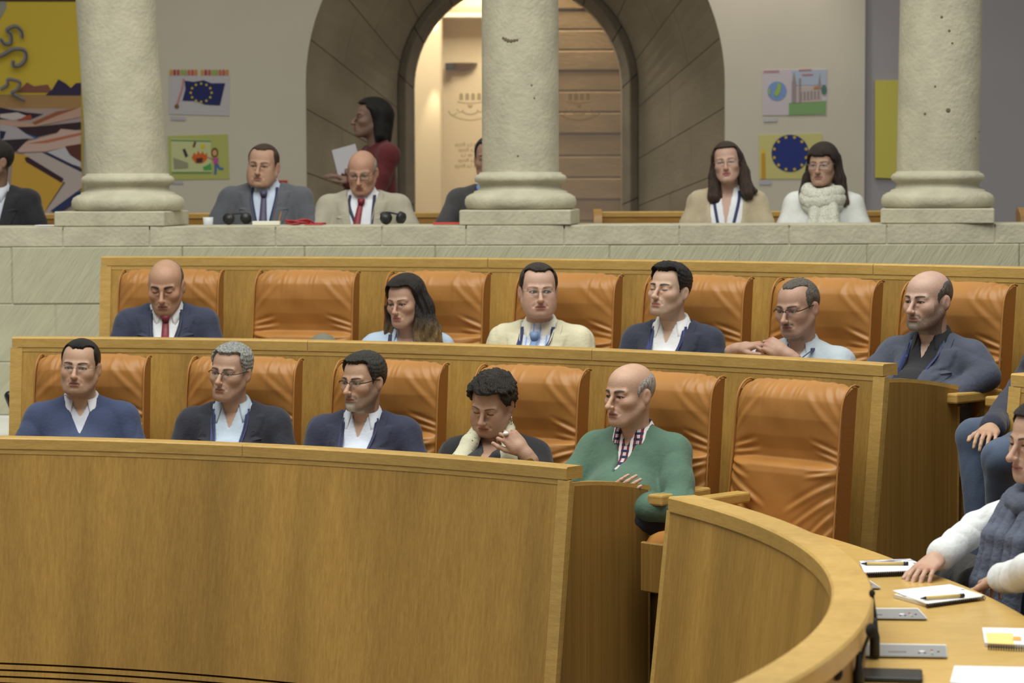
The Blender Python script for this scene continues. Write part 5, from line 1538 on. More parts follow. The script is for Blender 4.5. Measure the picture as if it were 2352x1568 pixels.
bm_obj('earring', tube_bm([ed + np.array((.0, .010 * math.sin(R(t)), -.016 + .016 * math.cos(R(t)))) for t in range(0, 360, 24)], .0022, 6, closed=True), mat('earring_silver', S(220, 218, 206), rough=.2, metal=.9), a4['root'], smooth=True)
pos, hs = hd(1446, 838, 974, RHA)
hz = pos.z
a5 = person(dict(pos=pos, hs=hs, floor=0.0, body=22, yaw=44, pitch=3, label='bald person in a green V-neck sweater over a check shirt, arms crossed', group=GA,
    face=dict(skin=(206, 158, 134), nose=1.2, ln=.003, brow=(56, 44, 40), browt=1.3, lip=(156, 104, 92), open=.6, hw=.98, beard=((150, 120, 108), .15)),
    hair=dict(col=(166, 158, 152), crown=.004, side=.0045, top=.062, topslope=.25, paint=.6, fade=.02, line=[(-.09, .060), (-.062, .052), (-.040, .034), (-.030, .004), (-.022, -.016), (.004, -.030), (.03, -.028), (.05, -.014), (.07, .010), (.12, .06)]),
    sw=.164, bulk=1.0, legyaw=28, el={-1: (-.26, -.12, hz - .43), 1: (.268, -.13, hz - .42)}, wr={-1: (-.015, -.215, hz - .400), 1: (-.10, -.262, hz - .415)},
    hand={-1: dict(dir=(.66, -.05, .52), back=(0.1, -1, .3), curl=(10, 12, 8), spread=1, vox=.0036)},
    outfit=dict(type='sweater', col=(78, 108, 92), shirt=(150, 120, 130), shirtname='check_shirt', collar=(150, 120, 130), collarname='check_shirt', vw=.060, vb=-.135, undv=(.032, -.05), ckw=dict(r=.064, gap=30, tip=.05), wr=.0045)))
# ---- upper row
pos, hs = hd(381, 594, 722, RHB)
person(dict(pos=pos, hs=1.06, floor=ZB, body=4, yaw=12, pitch=15, dz=.055, label='bald person looking down in a navy suit and dark red tie', group=GBp,
    face=dict(skin=(190, 140, 112), open=0, brow=(30, 24, 22), browt=1.3, ln=.004, nose=1.05, beard=((92, 78, 70), .3)),
    hair=dict(col=(84, 75, 71), crown=.003, side=.0035, fade=.03, paint=.7, soft=.025, top=.085, topslope=.5, line=[(-.09, .060), (-.062, .052), (-.040, .034), (-.030, .004), (-.022, -.014), (.004, -.022), (.03, -.016), (.05, -.004), (.07, .014), (.12, .05)]),
    sw=.185, outfit=dict(type='suit', col=(46, 52, 76), shirt=WHITE_SH, collar=(220, 220, 222), tie=(120, 34, 50), lanyard=(26, 34, 60), ldx=-.02, vw=.085, vb=-.40, ckw=dict(gap=18, tip=.06), ldrop=.42)))
pos, hs = hd(931, 638, 749, RHB)
person(dict(pos=pos, hs=.97, floor=ZB, body=10, yaw=30, pitch=7, roll=-2, label='person with long dark wavy hair fading to blond in a pale blue shirt', group=GBp,
    face=dict(skin=(190, 144, 124), hw=.95, jw=.9, lip=(164, 104, 98), brow=(54, 42, 36), browt=.6, open=.7, nose=.9, nosew=.9, iris=(60, 60, 50)),
    hair=dict(col=(34, 29, 28), crown=.022, side=.018, overear=True, paint=.9, fade=.008, nape=-.10, tips=((142, 116, 80), .06, .17), strand=.0065, lk=.03,
        line=[(-.12, .020), (-.06, .004), (-.02, -.012), (.02, -.028), (.05, -.046), (.068, -.058), (.082, -.066), (.096, -.12)],
        locks=[((.062, .02, .07), .040, (.092, .02, -.03), .040), ((.092, .02, -.03), .040, (.118, -.005, -.13), .050), ((.118, -.005, -.13), .050, (.135, -.02, -.205), .040), ((.075, -.02, -.07), .022, (.085, -.05, -.20), .030), ((.15, .0, -.16), .03, (.175, -.01, -.22), .016),
               ((-.060, .02, .06), .034, (-.083, .01, -.03), .028), ((-.083, .01, -.03), .028, (-.092, -.01, -.13), .030), ((-.092, -.01, -.13), .030, (-.088, -.03, -.19), .018), ((0, .09, .03), .05, (0, .10, -.12), .06)]),
    sw=.158, bulk=.92, outfit=dict(type='shirt', col=(176, 194, 218), collar=(182, 198, 220), undv=(.05, -.12), undneck=.062, ckw=dict(gap=36, tip=.055), lanyard=(34, 44, 78), ldrop=.30, badge=False)))
pos, hs = hd(1237, 610, 729, RHB)
person(dict(pos=pos, hs=hs, floor=ZB, body=14, yaw=-5, pitch=0, label='person in a cream jacket and pale blue tie looking straight out', group=GBp,
    face=dict(skin=(202, 156, 138), chub=.005, jw=1.05, hw=1.02, open=.85, gaze=(-14, 0), brow=(84, 64, 52), browt=.6, lip=(166, 104, 102), iris=(70, 74, 76), beard=((140, 110, 96), .2)),
    hair=dict(col=(50, 43, 40), crown=.012, side=.008, paint=.85, widow=.030, recede=.010, fade=.018), glasses=dict(mat=('rimless_metal', (170, 165, 155), .8), r=.0008, rim='top', tr=.001),
    sw=.180, bulk=1.04, dx=-.005, outfit=dict(type='suit', col=(206, 200, 172), shirt=(214, 220, 232), shirtname='stripe_shirt', collar=(226, 222, 206), tie=(126, 152, 196), lanyard=(30, 42, 98), ldx=-.03, vw=.088, vb=-.40, ckw=dict(gap=18, tip=.062), ldrop=.42, wr=.005)))
pos, hs = hd(1537, 615, 722, RHB)
person(dict(pos=pos, hs=1.0, floor=ZB, body=18, yaw=33, pitch=-7, roll=2, label='young dark-haired person in a navy blazer and white button-down shirt', group=GBp,
    face=dict(skin=(206, 164, 142), open=0, hw=.96, jw=.94, brow=(30, 24, 24), browt=1.1, lip=(168, 112, 108), beard=((104, 90, 80), .32), ln=.002),
    hair=dict(col=(26, 25, 28), crown=.016, side=.006, paint=.85, widow=.012, fade=.012, quiff=.010, lump=.0015, lfreq=220),
    sw=.165, outfit=dict(type='suit', col=(42, 46, 66), shirt=(222, 222, 226), collar=(226, 226, 228), lanyard=(32, 44, 100), vw=.092, vb=-.46, undv=(.036, -.08), ckw=dict(gap=34, tip=.058), ldrop=.46)))
pos, hs = hd(1832, 645, 770, RHB - .02)
hz = pos.z - ZB
b6 = person(dict(pos=pos, hs=hs, floor=ZB, body=18, yaw=33, pitch=9, roll=-2, label='person with a moustache and half-rim glasses resting joined hands under the chin', group=GBp,
    face=dict(skin=(186, 140, 120), chub=.003, hw=1.0, nose=1.05, beard=((60, 50, 46), .95, .38, .95, .10), brow=(58, 48, 44), open=.55, lip=(132, 88, 80)),
    hair=dict(col=(96, 90, 84), crown=.006, side=.006, paint=.55, widow=.030, recede=.022, fade=.03, soft=.03), glasses=dict(mat=('black_acetate', (24, 20, 20), .0), r=.0017, rim='top', w=.052, h=.030, tr=.0022),
    sw=.170, dz=-.01, slv={-1: .30, 1: .72}, el={-1: (-.33, -.12, hz - .38), 1: (.23, -.14, hz - .42)}, wr={-1: (-.175, -.235, hz - .165), 1: (.030, -.26, hz - .178)},
    hand={-1: dict(dir=(.92, -.10, .22), back=(-.2, -.2, 1), curls=[(40, 55, 30)] * 4, vox=.0036, thumb=(30, 10)), 1: dict(dir=(-.80, -.05, .42), back=(.1, -.85, .55), curls=[(58, 60, 30), (55, 60, 30), (50, 58, 30), (46, 52, 30)], vox=.0036, thumb=(20, 12))},
    outfit=dict(type='shirt', col=(176, 186, 196), collar=(182, 190, 200), undv=(.040, -.09), lanyard=(32, 42, 92), ckw=dict(gap=34, tip=.05), ldrop=.34, badge=False, wr=.005)))
e_, w_ = np.array(b6['el'][1]), np.array(b6['wr'][1]); ax_ = (w_ - e_) / np.linalg.norm(w_ - e_); c_ = w_ - ax_ * .04
e1 = np.cross(ax_, (0, 0, 1.0)); e1 /= np.linalg.norm(e1); e2 = np.cross(ax_, e1)
bm_obj('watch_strap', tube_bm([c_ + (e1 * math.cos(R(t)) + e2 * math.sin(R(t))) * .034 for t in range(0, 360, 20)], .008, 6, closed=True), mat('watch_black', S(20, 18, 18), rough=.35), b6['root'], smooth=True)
pos, hs = hd(2131, 625, 757, RHB)
person(dict(pos=pos, hs=hs, floor=ZB, body=26, yaw=38, pitch=2, label='bald person with a grey beard in a slate jacket and black shirt', group=GBp,
    face=dict(skin=(204, 160, 144), chub=.003, beard=((66, 57, 53), .9, 1.0, .95, .82, (150, 144, 136)), brow=(46, 38, 36), browt=1.1, open=.6, nose=1.05, hw=1.02),
    hair=dict(col=(92, 84, 80), crown=.004, side=.004, top=.075, topslope=.35, paint=.6, fade=.02, soft=.02, line=[(-.09, .060), (-.062, .052), (-.040, .034), (-.030, .004), (-.022, -.016), (.004, -.030), (.03, -.030), (.05, -.018), (.07, .010), (.12, .06)]),
    sw=.172, bulk=1.05, legyaw=30, el={1: (.250, .02, .80), -1: (-.27, -.06, .74)}, wr={1: (.09, -.22, .65), -1: (-.12, -.28, .68)}, outfit=dict(type='suit', col=(66, 72, 90), shirt=(26, 26, 34), collar=(28, 28, 34), lanyard=(32, 46, 96), vw=.085, vb=-.42, undv=(.034, -.075), ckw=dict(gap=32, tip=.05), ldrop=.44, lapel=.008)))
# ---- the two people beside the horseshoe desk
p0 = ring_pt(RB - .20, R(52.0), 0); pos = Vector((p0.x, p0.y, ZB + 1.16)); L_ = lambda px, py, z: to_local(pos, 38, ZB, at_z(px, py, z))
person(dict(pos=pos, hs=1.0, floor=ZB, body=38, yaw=35, label='person in blue jeans and a dark navy sweater with a hand on the thigh', group=GBp,
    face=dict(skin=(196, 150, 122)), hair=dict(col=(44, 36, 32), crown=.012, side=.007, paint=.8), sw=.180, legs=True,
    kn={-1: L_(2238, 1003, .97), 1: L_(2300, 1052, .95)}, an={-1: L_(2262, 1330, ZB + .09), 1: L_(2312, 1350, ZB + .09)}, el={-1: L_(2362, 872, 1.14)}, wr={-1: L_(2276, 985, 1.03)},
    hand={-1: dict(curl=(20, 25, 15), vox=.004)}, trousers=(66, 80, 104), trmat=dict(name='denim', var=.25, vs=(7, 7, 7), bump=.12, bs=(160, 160, 160)),
    outfit=dict(type='sweater', col=(34, 38, 58), shirt=(60, 66, 86), collar=(60, 66, 86), wr=.006)))
pos = at_y(2394, 1015, 7.45); hz = pos.z
L_ = lambda px, py, z: to_local(pos, 46, 0.0, at_z(px, py, z))
r1 = person(dict(pos=pos, hs=1.02, floor=0.0, body=46, yaw=52, pitch=4, label='person in a white jacket and long grey scarf seated at the horseshoe desk', group=GA, legs=True,
    face=dict(skin=(204, 156, 134), hw=.94, jw=.9, open=.35, brow=(46, 36, 32), browt=.7, nose=1.15, lip=(160, 104, 98)),
    hair=dict(col=(34, 28, 26), crown=.016, side=.014, overear=True, paint=.9, fade=.01, nape=-.10, strand=.005, line=[(-.12, .02), (-.06, .004), (-.02, -.006), (.02, -.022), (.05, -.044), (.07, -.06), (.085, -.07), (.098, -.12)],
        locks=[((-.060, -.02, .05), .022, (-.078, -.02, -.06), .024), ((-.078, -.02, -.06), .024, (-.085, -.01, -.13), .018), ((-.062, .03, .04), .034, (-.080, .03, -.08), .036), ((-.080, .03, -.08), .036, (-.070, .04, -.16), .030), ((.062, .03, .04), .034, (.08, .03, -.10), .036), ((0, .10, .02), .05, (0, .09, -.12), .05)]),
    sw=.165, dy=.03, hip=(0, .05, .62), armr=.74, slv={-1: .86, 1: .9}, el={-1: L_(2242, 1212, .84), 1: L_(2400, 1300, .86)}, wr={-1: L_(2150, 1284, .775), 1: L_(2296, 1332, .755)},
    kn={-1: L_(2190, 1312, .64), 1: L_(2248, 1352, .66)}, hand={-1: dict(vox=.0036, back=(0, 0, 1), curl=(20, 20, 10)), 1: dict(vox=.0036, back=(0, 0, 1))},
    trousers=(24, 24, 28), outfit=dict(type='cardigan', col=(216, 218, 222), shirt=(52, 84, 110), vw=.10, vb=-.62, wr=.007, wf=26, undneck=.062)))
nz = r1['N'][2]; GSC = mat('grey_scarf', S(88, 94, 112), rough=.95, var=.18, vscale=(18, 18, 18), bump=.5, bscale=(60, 60, 60))
sc_ = empty('scarf', parent=r1['root'])
loop = [(math.sin(R(t)) * .082, .0 + math.cos(R(t)) * .075, nz + .015 - .022 * (1 - math.cos(R(t)))) for t in range(0, 361, 30)]
strand2(r1, sc_, [(q, .036) for q in loop], GSC, amt=.007, k=.01)
for k, (x0, x1, rr, ln) in enumerate(((-.075, -.105, .026, .44), (-.050, -.070, .030, .50), (-.028, -.035, .026, .47), (.030, .010, .028, .50), (.055, .045, .026, .42))):
    strand2(r1, sc_, [((x0, -.055, nz - .02), .030), ((x0 * .6 + x1 * .4, -.128, nz - .13), rr), ((x1, -.158, nz - .27), rr * 1.05), ((x1 * 1.05, -.175, nz - ln), rr * 1.1)], GSC, amt=.004)

# ---- gallery
GG = 'people seated behind the stone parapet'; YP = 14.28
pos = at_y(-14, 372, YP)
person(dict(near=False, pos=pos, hs=1.02, floor=ZG, body=10, yaw=60, label='person in a black suit in front of the yellow painting', group=GG, face=dict(skin=(150, 112, 92)), hair=dict(col=(34, 28, 26), crown=.009, side=.006, paint=.85),
    sw=.185, outfit=dict(type='suit', col=(30, 30, 36), shirt=(196, 200, 216), collar=(200, 204, 218), tie=(196, 84, 56), vw=.085, vb=-.4, ckw=dict(gap=18))))
pos, hs = hd(604, 334, 430, None, YP)
person(dict(near=False, pos=pos, hs=hs, floor=ZG, body=6, yaw=15, pitch=2, roll=4, dz=.045, label='person in a grey suit with a blue lanyard and striped tie', group=GG, face=dict(skin=(190, 142, 118), chub=.008, jw=1.08, hw=1.03, open=.5, brow=(80, 58, 46)),
    hair=dict(col=(66, 48, 38), crown=.007, side=.005, paint=.75, widow=.02, recede=.012, fade=.02), sw=.205, bulk=1.18, dx=.01, el={-1: (-.36, -.10, .64), 1: (.31, -.06, .66)}, wr={-1: (-.20, -.16, .70), 1: (.12, -.16, .70)},
    outfit=dict(type='suit', col=(84, 86, 94), shirt=(190, 202, 224), collar=(196, 206, 226), tie=(74, 66, 96), lanyard=(26, 36, 78), vw=.09, vb=-.42, ckw=dict(gap=18, tip=.055))))
pos, hs = hd(832, 346, 447, None, YP)
person(dict(near=False, pos=pos, hs=1.04, floor=ZG, body=6, yaw=12, pitch=15, dz=.035, label='bald person with glasses and a dark red tie in a beige-grey suit', group=GG, face=dict(skin=(190, 136, 112), open=.3, brow=(120, 104, 96), nose=1.1, chub=.003),
    hair=dict(col=(158, 152, 148), crown=.004, side=.005, top=.060, topslope=.25, paint=.5, fade=.02, line=[(-.09, .060), (-.062, .052), (-.040, .034), (-.030, .004), (-.022, -.016), (.004, -.030), (.03, -.028), (.05, -.014), (.07, .010), (.12, .06)]),
    glasses=dict(mat=('grey_metal', (54, 52, 56), .6), r=.0012, h=.028), sw=.205, bulk=1.12, el={-1: (-.30, -.10, .66), 1: (.32, -.08, .68)}, wr={-1: (-.14, -.16, .70), 1: (.14, -.16, .70)},
    outfit=dict(type='suit', col=(164, 158, 142), shirt=(216, 218, 228), collar=(220, 220, 228), tie=(132, 30, 46), tiedx=-.05, lanyard=(26, 36, 66), vw=.095, vb=-.44, ckw=dict(gap=18), ldrop=.36, ldx=.02)))
pos, hs = hd(1124, 318, 416, None, YP)
person(dict(near=False, pos=pos, hs=hs, floor=ZG, body=8, yaw=4, pitch=2, label='person in a charcoal suit half hidden by a column', group=GG, face=dict(skin=(176, 130, 110), open=.6, hw=.96), hair=dict(col=(46, 42, 42), crown=.012, side=.007, paint=.8),
    sw=.195, el={-1: (-.30, -.10, .68)}, outfit=dict(type='suit', col=(66, 64, 66), shirt=(120, 158, 214), collar=(124, 160, 214), lanyard=(24, 40, 96), vw=.085, vb=-.4)))
pos, hs = hd(1670, 330, 421, None, YP)
person(dict(near=False, pos=pos, hs=1.0, floor=ZG, body=4, yaw=5, pitch=-3, roll=-5, label='person with shoulder-length brown hair and glasses in a beige cardigan', group=GG, face=dict(skin=(198, 152, 136), hw=.96, jw=.94, open=.3, lip=(160, 84, 88), brow=(70, 52, 46), browt=.6, nose=.95),
    hair=dict(col=(44, 34, 30), col2=(72, 54, 44), crown=.014, side=.016, overear=True, paint=.9, fade=.01, nape=-.1, strand=.004, line=[(-.12, .02), (-.06, .004), (-.02, -.012), (.02, -.03), (.05, -.05), (.07, -.062), (.085, -.07), (.098, -.12)],
        locks=[((.066, .03, .04), .032, (.090, .02, -.06), .036), ((.090, .02, -.06), .036, (.105, -.02, -.185), .040), ((.105, .0, -.15), .028, (.155, -.01, -.175), .012), ((-.064, .03, .04), .030, (-.080, .015, -.06), .032), ((-.080, .015, -.06), .032, (-.086, -.02, -.19), .042), ((0, .1, 0), .05, (0, .1, -.14), .05)]),
    glasses=dict(mat=('pale_metal', (196, 190, 186), .7), r=.0010, rim='top', h=.026), sw=.165, bulk=1.02,
    outfit=dict(type='cardigan', col=(178, 164, 138), shirt=(220, 222, 228), vw=.105, vb=-.60, undv=(.04, -.20), lanyard=(28, 40, 92), ldrop=.40)))
pos, hs = hd(1890, 328, 430, None, YP)
g7 = person(dict(near=False, pos=pos, hs=1.02, floor=ZG, body=4, yaw=16, pitch=3, label='person with long brown hair, white jacket and pale patterned scarf', group=GG, face=dict(skin=(182, 138, 118), hw=.95, jw=.92, open=.5, brow=(60, 46, 40), lip=(150, 98, 92), browt=.6),
    hair=dict(col=(46, 34, 30), crown=.016, side=.016, overear=True, paint=.9, fade=.008, nape=-.1, strand=.004, tips=((110, 84, 60), .10, .26), line=[(-.12, .02), (-.06, .004), (-.02, -.014), (.02, -.034), (.040, -.070), (.052, -.095), (.07, -.13)],
        locks=[((.066, .03, .04), .034, (.090, .02, -.08), .036), ((.090, .02, -.08), .036, (.125, -.01, -.21), .030), ((-.064, .03, .04), .032, (-.085, .01, -.08), .034), ((-.085, .01, -.08), .034, (-.135, -.03, -.24), .034), ((0, .1, 0), .05, (0, .1, -.14), .05)]),
    glasses=dict(mat=('pale_metal', (196, 190, 186), .7), r=.0010, h=.026), sw=.165, outfit=dict(type='cardigan', col=(216, 218, 216), shirt=(60, 64, 84), vw=.06, vb=-.60, lanyard=(26, 40, 80), ldrop=.36)))
nz = g7['N'][2]; PSC = dots('pale_patterned', (204, 204, 192), (150, 144, 130), 120, .30)
sc_ = empty('scarf', parent=g7['root'])
for zz, rr, rad_ in ((.030, .088, .030), (-.005, .094, .034), (-.040, .084, .030)):
    loop = [(math.sin(R(t)) * rr, -.022 + math.cos(R(t)) * rr * .9, nz + zz - .024 * (1 - math.cos(R(t))) + .008 * math.sin(R(3 * t + 900 * zz))) for t in range(0, 361, 20)]
    strand2(g7, sc_, [(q, rad_) for q in loop], PSC, amt=.010, vox=.008, k=.035)
for x0, x1 in ((-.03, -.045), (.02, .015), (.06, .075)): strand2(g7, sc_, [((x0, -.105, nz - .07), .034), ((x1, -.150, nz - .20), .036), ((x1 * 1.1, -.162, nz - .36), .036)], PSC, amt=.010, vox=.008)
pos, hs = hd(853, 229, 318, None, 16.0)
L_ = lambda px, py, y: to_local(pos, 68, ZG, at_y(px, py, y))
g5 = person(dict(near=False, pos=pos, hs=1.06, floor=ZG, stand=True, body=68, yaw=76, pitch=-4, label='standing person in a dark red top with a black bob, seen in profile', face=dict(skin=(150, 112, 98), hw=.93, jw=.9, open=.6, brow=(40, 32, 30), nose=1.0, lip=(140, 86, 80)),
    hair=dict(col=(24, 21, 21), crown=.020, side=.020, overear=True, paint=.9, fade=.008, nape=-.12, line=[(-.14, .02), (-.06, .0), (-.02, -.008), (.02, -.02), (.05, -.034), (.07, -.062), (.085, -.075), (.098, -.12)],
        locks=[((.060, .04, .04), .036, (.080, .04, -.10), .036), ((-.060, .04, .04), .036, (-.080, .04, -.10), .036), ((0, .09, .03), .055, (0, .085, -.11), .05), ((.05, .06, -.05), .04, (.055, .055, -.13), .036), ((-.05, .06, -.05), .04, (-.055, .055, -.13), .036)]),
    sw=.155, bulk=.92, el={-1: (-.19, -.06, pos.z - ZG - .50), 1: (.19, -.06, pos.z - ZG - .50)}, wr={-1: L_(806, 402, 15.9), 1: L_(800, 418, 15.75)},
    hand={-1: dict(curl=(30, 40, 20), back=(-.7, 0, .7)), 1: dict(curl=(20, 20, 10), back=(.2, 0, 1))}, outfit=dict(type='top', part='top', col=(96, 26, 32), undneck=.062), trousers=(28, 26, 30)))
# ================================================================== GALLERY DETAILS
def flat(name, pts, m, y, parent=None, thick=0.003):
    return prism(name, [(q.x, q.z) for q in (at_y(a, b, y) for a, b in pts)], y, y + thick, m, parent)
def fmat(c, rough=0.85): return mat('paint_%d_%d_%d' % c, S(*c), rough=rough)
def circ(cx, cy, rx, ry=None, n=28):
    ry = ry or rx; return [(cx + rx * math.cos(2 * math.pi * i / n), cy + ry * math.sin(2 * math.pi * i / n)) for i in range(n)]
def star(cx, cy, r):
    return [(cx + (r if i % 2 == 0 else r * 0.42) * math.sin(math.pi * i / 5), cy - (r if i % 2 == 0 else r * 0.42) * math.cos(math.pi * i / 5)) for i in range(10)]
def bandpx(pts, w_):
    P = catmull([(a, b, 0) for a, b in pts], 5); A = []; B = []
    for i, q in enumerate(P):
        t = (P[min(i + 1, len(P) - 1)] - P[max(i - 1, 0)]).normalized(); n = Vector((-t.y, t.x, 0)) * w_ / 2
        A.append((q.x + n.x, q.y + n.y)); B.append((q.x - n.x, q.y - n.y))
    return A, B
def band(name, pts, w_, m, y, parent):
    A, B = bandpx(pts, w_); V = []; Fc = []
    for (a, b) in zip(A, B):
        V += [at_y(a[0], a[1], y), at_y(b[0], b[1], y)]
    for i in range(len(A) - 1): k = 2 * i; Fc.append((k, k + 1, k + 3, k + 2))
    return me_obj(name, V, Fc, m, parent)
YP0 = YB - 0.004
def poster(label, pts, col, thick=0.004):
    o = flat('wall_drawing', pts, fmat(col), YB - thick, None, thick); tag(o, label, 'drawing', None); return o
# flag drawing
d = poster('white drawing of a blue flag with yellow stars on the plaster wall', [(389, 172), (527, 174), (526, 266), (388, 262)], (186, 184, 190))
cols = [(196, 150, 60), (150, 170, 80), (190, 90, 60), (170, 60, 60), (150, 168, 80), (196, 130, 60), (180, 80, 70), (196, 100, 80)]
for i in range(16):
    x0 = 390 + 8.2 * i + (6 if i >= 8 else 0)
    flat('letter_block', [(x0, 160), (x0 + 5.6, 160), (x0 + 5.6, 173), (x0, 173)], fmat(cols[(i * 3) % 8]), YB - 0.006, d, 0.002)
flat('flag', [(424, 185), (445, 188), (468, 184), (485, 191), (517, 191), (505, 242), (470, 240), (452, 232), (419, 231), (426, 205)], fmat((34, 40, 96)), YB - 0.007, d, 0.002)
for i in range(12):
    a = 2 * math.pi * i / 12; flat('star', star(462 + 24 * math.cos(a), 213 + 21 * math.sin(a), 4), fmat((206, 190, 60)), YB - 0.009, d, 0.001)
band('pole', [(422, 180), (418, 205), (405, 244)], 4, fmat((190, 130, 130)), YB - 0.007, d)
flat('knob', circ(406, 244, 5), fmat((120, 90, 60)), YB - 0.009, d, 0.001)
flat('caption', [(392, 267), (426, 269), (426, 277), (392, 276)], fmat((176, 176, 184)), YB - 0.005, d, 0.002)
# girl drawing
d = poster('yellow-green drawing of a child beside a page of pictures', [(385, 312), (523, 308), (527, 411), (389, 413)], (176, 182, 104))
flat('page', [(393, 318), (484, 322), (486, 398), (394, 395)], fmat((196, 202, 150)), YB - 0.006, d, 0.002)
for q in ([(393, 322), (484, 324)], [(394, 396), (486, 396)]): band('page_edge', q, 3, fmat((90, 150, 100)), YB - 0.0075, d)
flat('bonfire', [(440, 362), (446, 350), (451, 356), (455, 346), (460, 354), (466, 347), (470, 356), (476, 350), (475, 366), (466, 374), (450, 375)], fmat((206, 100, 40)), YB - 0.008, d, 0.001)
flat('ember', [(450, 364), (466, 362), (464, 373), (452, 374)], fmat((70, 50, 44)), YB - 0.0095, d, 0.001)
flat('sun', circ(466, 336, 5), fmat((220, 190, 40)), YB - 0.008, d, 0.001)
flat('blot', [(419, 343), (425, 341), (432, 358), (426, 362)], fmat((70, 50, 70)), YB - 0.008, d, 0.001); flat('blot', [(446, 325), (451, 326), (447, 339), (442, 337)], fmat((110, 70, 60)), YB - 0.008, d, 0.001)
flat('bush', [(466, 383), (475, 380), (484, 374), (486, 390), (468, 391)], fmat((80, 160, 80)), YB - 0.008, d, 0.001)
flat('grey_text', [(398, 362), (410, 366), (432, 374), (432, 386), (400, 388)], fmat((150, 150, 124)), YB - 0.008, d, 0.001)
flat('hair_shape', circ(493, 350, 8, 11), fmat((110, 74, 50)), YB - 0.008, d, 0.001); flat('face_shape', circ(493, 351, 5, 7), fmat((206, 160, 110)), YB - 0.0095, d, 0.001)
flat('dress_shape', [(489, 363), (502, 362), (500, 377), (492, 378)], fmat((186, 80, 150)), YB - 0.008, d, 0.001); band('arm_line', [(475, 360), (482, 363), (490, 365)], 2.5, fmat((196, 110, 130)), YB - 0.008, d)
band('leg_line', [(495, 377), (495, 390), (494, 400)], 5, fmat((70, 110, 170)), YB - 0.008, d); band('leg_line', [(499, 377), (504, 386), (513, 387)], 5, fmat((70, 110, 170)), YB - 0.008, d)
flat('caption', [(391, 415), (420, 416), (420, 423), (391, 422)], fmat((176, 176, 184)), YB - 0.005, d, 0.002)
# cathedral drawing
d = poster('pale drawing of a globe and a cathedral on the lit wall', [(1751, 161), (1900, 158), (1899, 264), (1752, 265)], (196, 190, 200))
flat('sky_wash', [(1818, 162), (1898, 160), (1898, 195), (1822, 196)], fmat((170, 184, 204)), YB - 0.006, d, 0.002)
flat('meadow', [(1812, 236), (1898, 231), (1897, 262), (1812, 264)], fmat((124, 164, 110)), YB - 0.006, d, 0.002)
flat('globe', circ(1785, 209, 22), fmat((120, 150, 200)), YB - 0.006, d, 0.002)
flat('continent', [(1786, 190), (1794, 194), (1792, 212), (1784, 222), (1777, 216), (1784, 204)], fmat((150, 184, 90)), YB - 0.008, d, 0.001); flat('continent', [(1765, 203), (1770, 205), (1768, 218), (1765, 215)], fmat((150, 184, 90)), YB - 0.008, d, 0.001)
CATH = fmat((150, 140, 144))
for q in ([(1819, 236), (1819, 190), (1824, 165), (1829, 190), (1829, 236)], [(1835, 236), (1835, 180), (1840, 180), (1840, 236)]): flat('tower', q, CATH, YB - 0.008, d, 0.001)
flat('nave', [(1829, 236), (1829, 202), (1886, 196), (1886, 233)], fmat((186, 176, 172)), YB - 0.007, d, 0.001)
for i in range(6): flat('bay', [(1838 + 8 * i, 231 - i), (1838 + 8 * i, 211 - i * .6), (1842 + 8 * i, 211 - i * .6), (1842 + 8 * i, 231 - i)], CATH, YB - 0.009, d, 0.001)
flat('spire', [(1878, 204), (1883, 168), (1887, 204)], CATH, YB - 0.008, d, 0.001); flat('roof_shape', [(1868, 204), (1872, 198), (1880, 198), (1884, 204)], fmat((180, 130, 80)), YB - 0.0095, d, 0.001)
flat('tree_shape', circ(1893, 206, 6, 11), fmat((80, 120, 110)), YB - 0.009, d, 0.001)
for q in ([(1754, 164), (1790, 163)], [(1842, 172), (1868, 171)], [(1835, 161), (1864, 160)]): band('red_line', q, 3, fmat((190, 120, 136)), YB - 0.008, d)
flat('caption', [(1754, 272), (1786, 271), (1786, 279), (1754, 280)], fmat((186, 186, 194)), YB - 0.005, d, 0.002)
# star circle drawing
d = poster('yellow drawing of a blue disc ringed with gold stars behind the seated pair', [(1743, 310), (1889, 306), (1890, 410), (1744, 411)], (200, 196, 130))
flat('blue_disc', circ(1815, 352, 43), fmat((36, 52, 124)), YB - 0.006, d, 0.002)
for i in range(12):
    a = 2 * math.pi * (i + .5) / 12; flat('star', star(1815 + 38 * math.cos(a), 352 + 38 * math.sin(a), 5), fmat((214, 184, 50)), YB - 0.008, d, 0.001)
flat('candle', [(1749, 352), (1758, 352), (1759, 410), (1749, 410)], fmat((196, 150, 50)), YB - 0.006, d, 0.002); flat('flame', [(1749, 352), (1753, 340), (1758, 352)], fmat((216, 190, 40)), YB - 0.006, d, 0.002)
flat('caption', [(1744, 414), (1772, 413), (1772, 424), (1744, 424)], fmat((180, 180, 190)), YB - 0.005, d, 0.002)
# yellow banner on the grey-blue wall, small red sign
o = flat('yellow_panel', [(2010, 184), (2064, 184), (2064, 410), (2010, 408)], fmat((196, 190, 90)), YB + 0.02, None, 0.015); tag(o, 'tall plain yellow panel on the grey-blue wall', 'panel')
o = flat('red_sign', [(630, 414), (660, 414), (660, 432), (630, 432)], fmat((190, 52, 40)), YB - 0.010, None, 0.01); tag(o, 'small red sign on the wall behind the grey suit', 'sign')
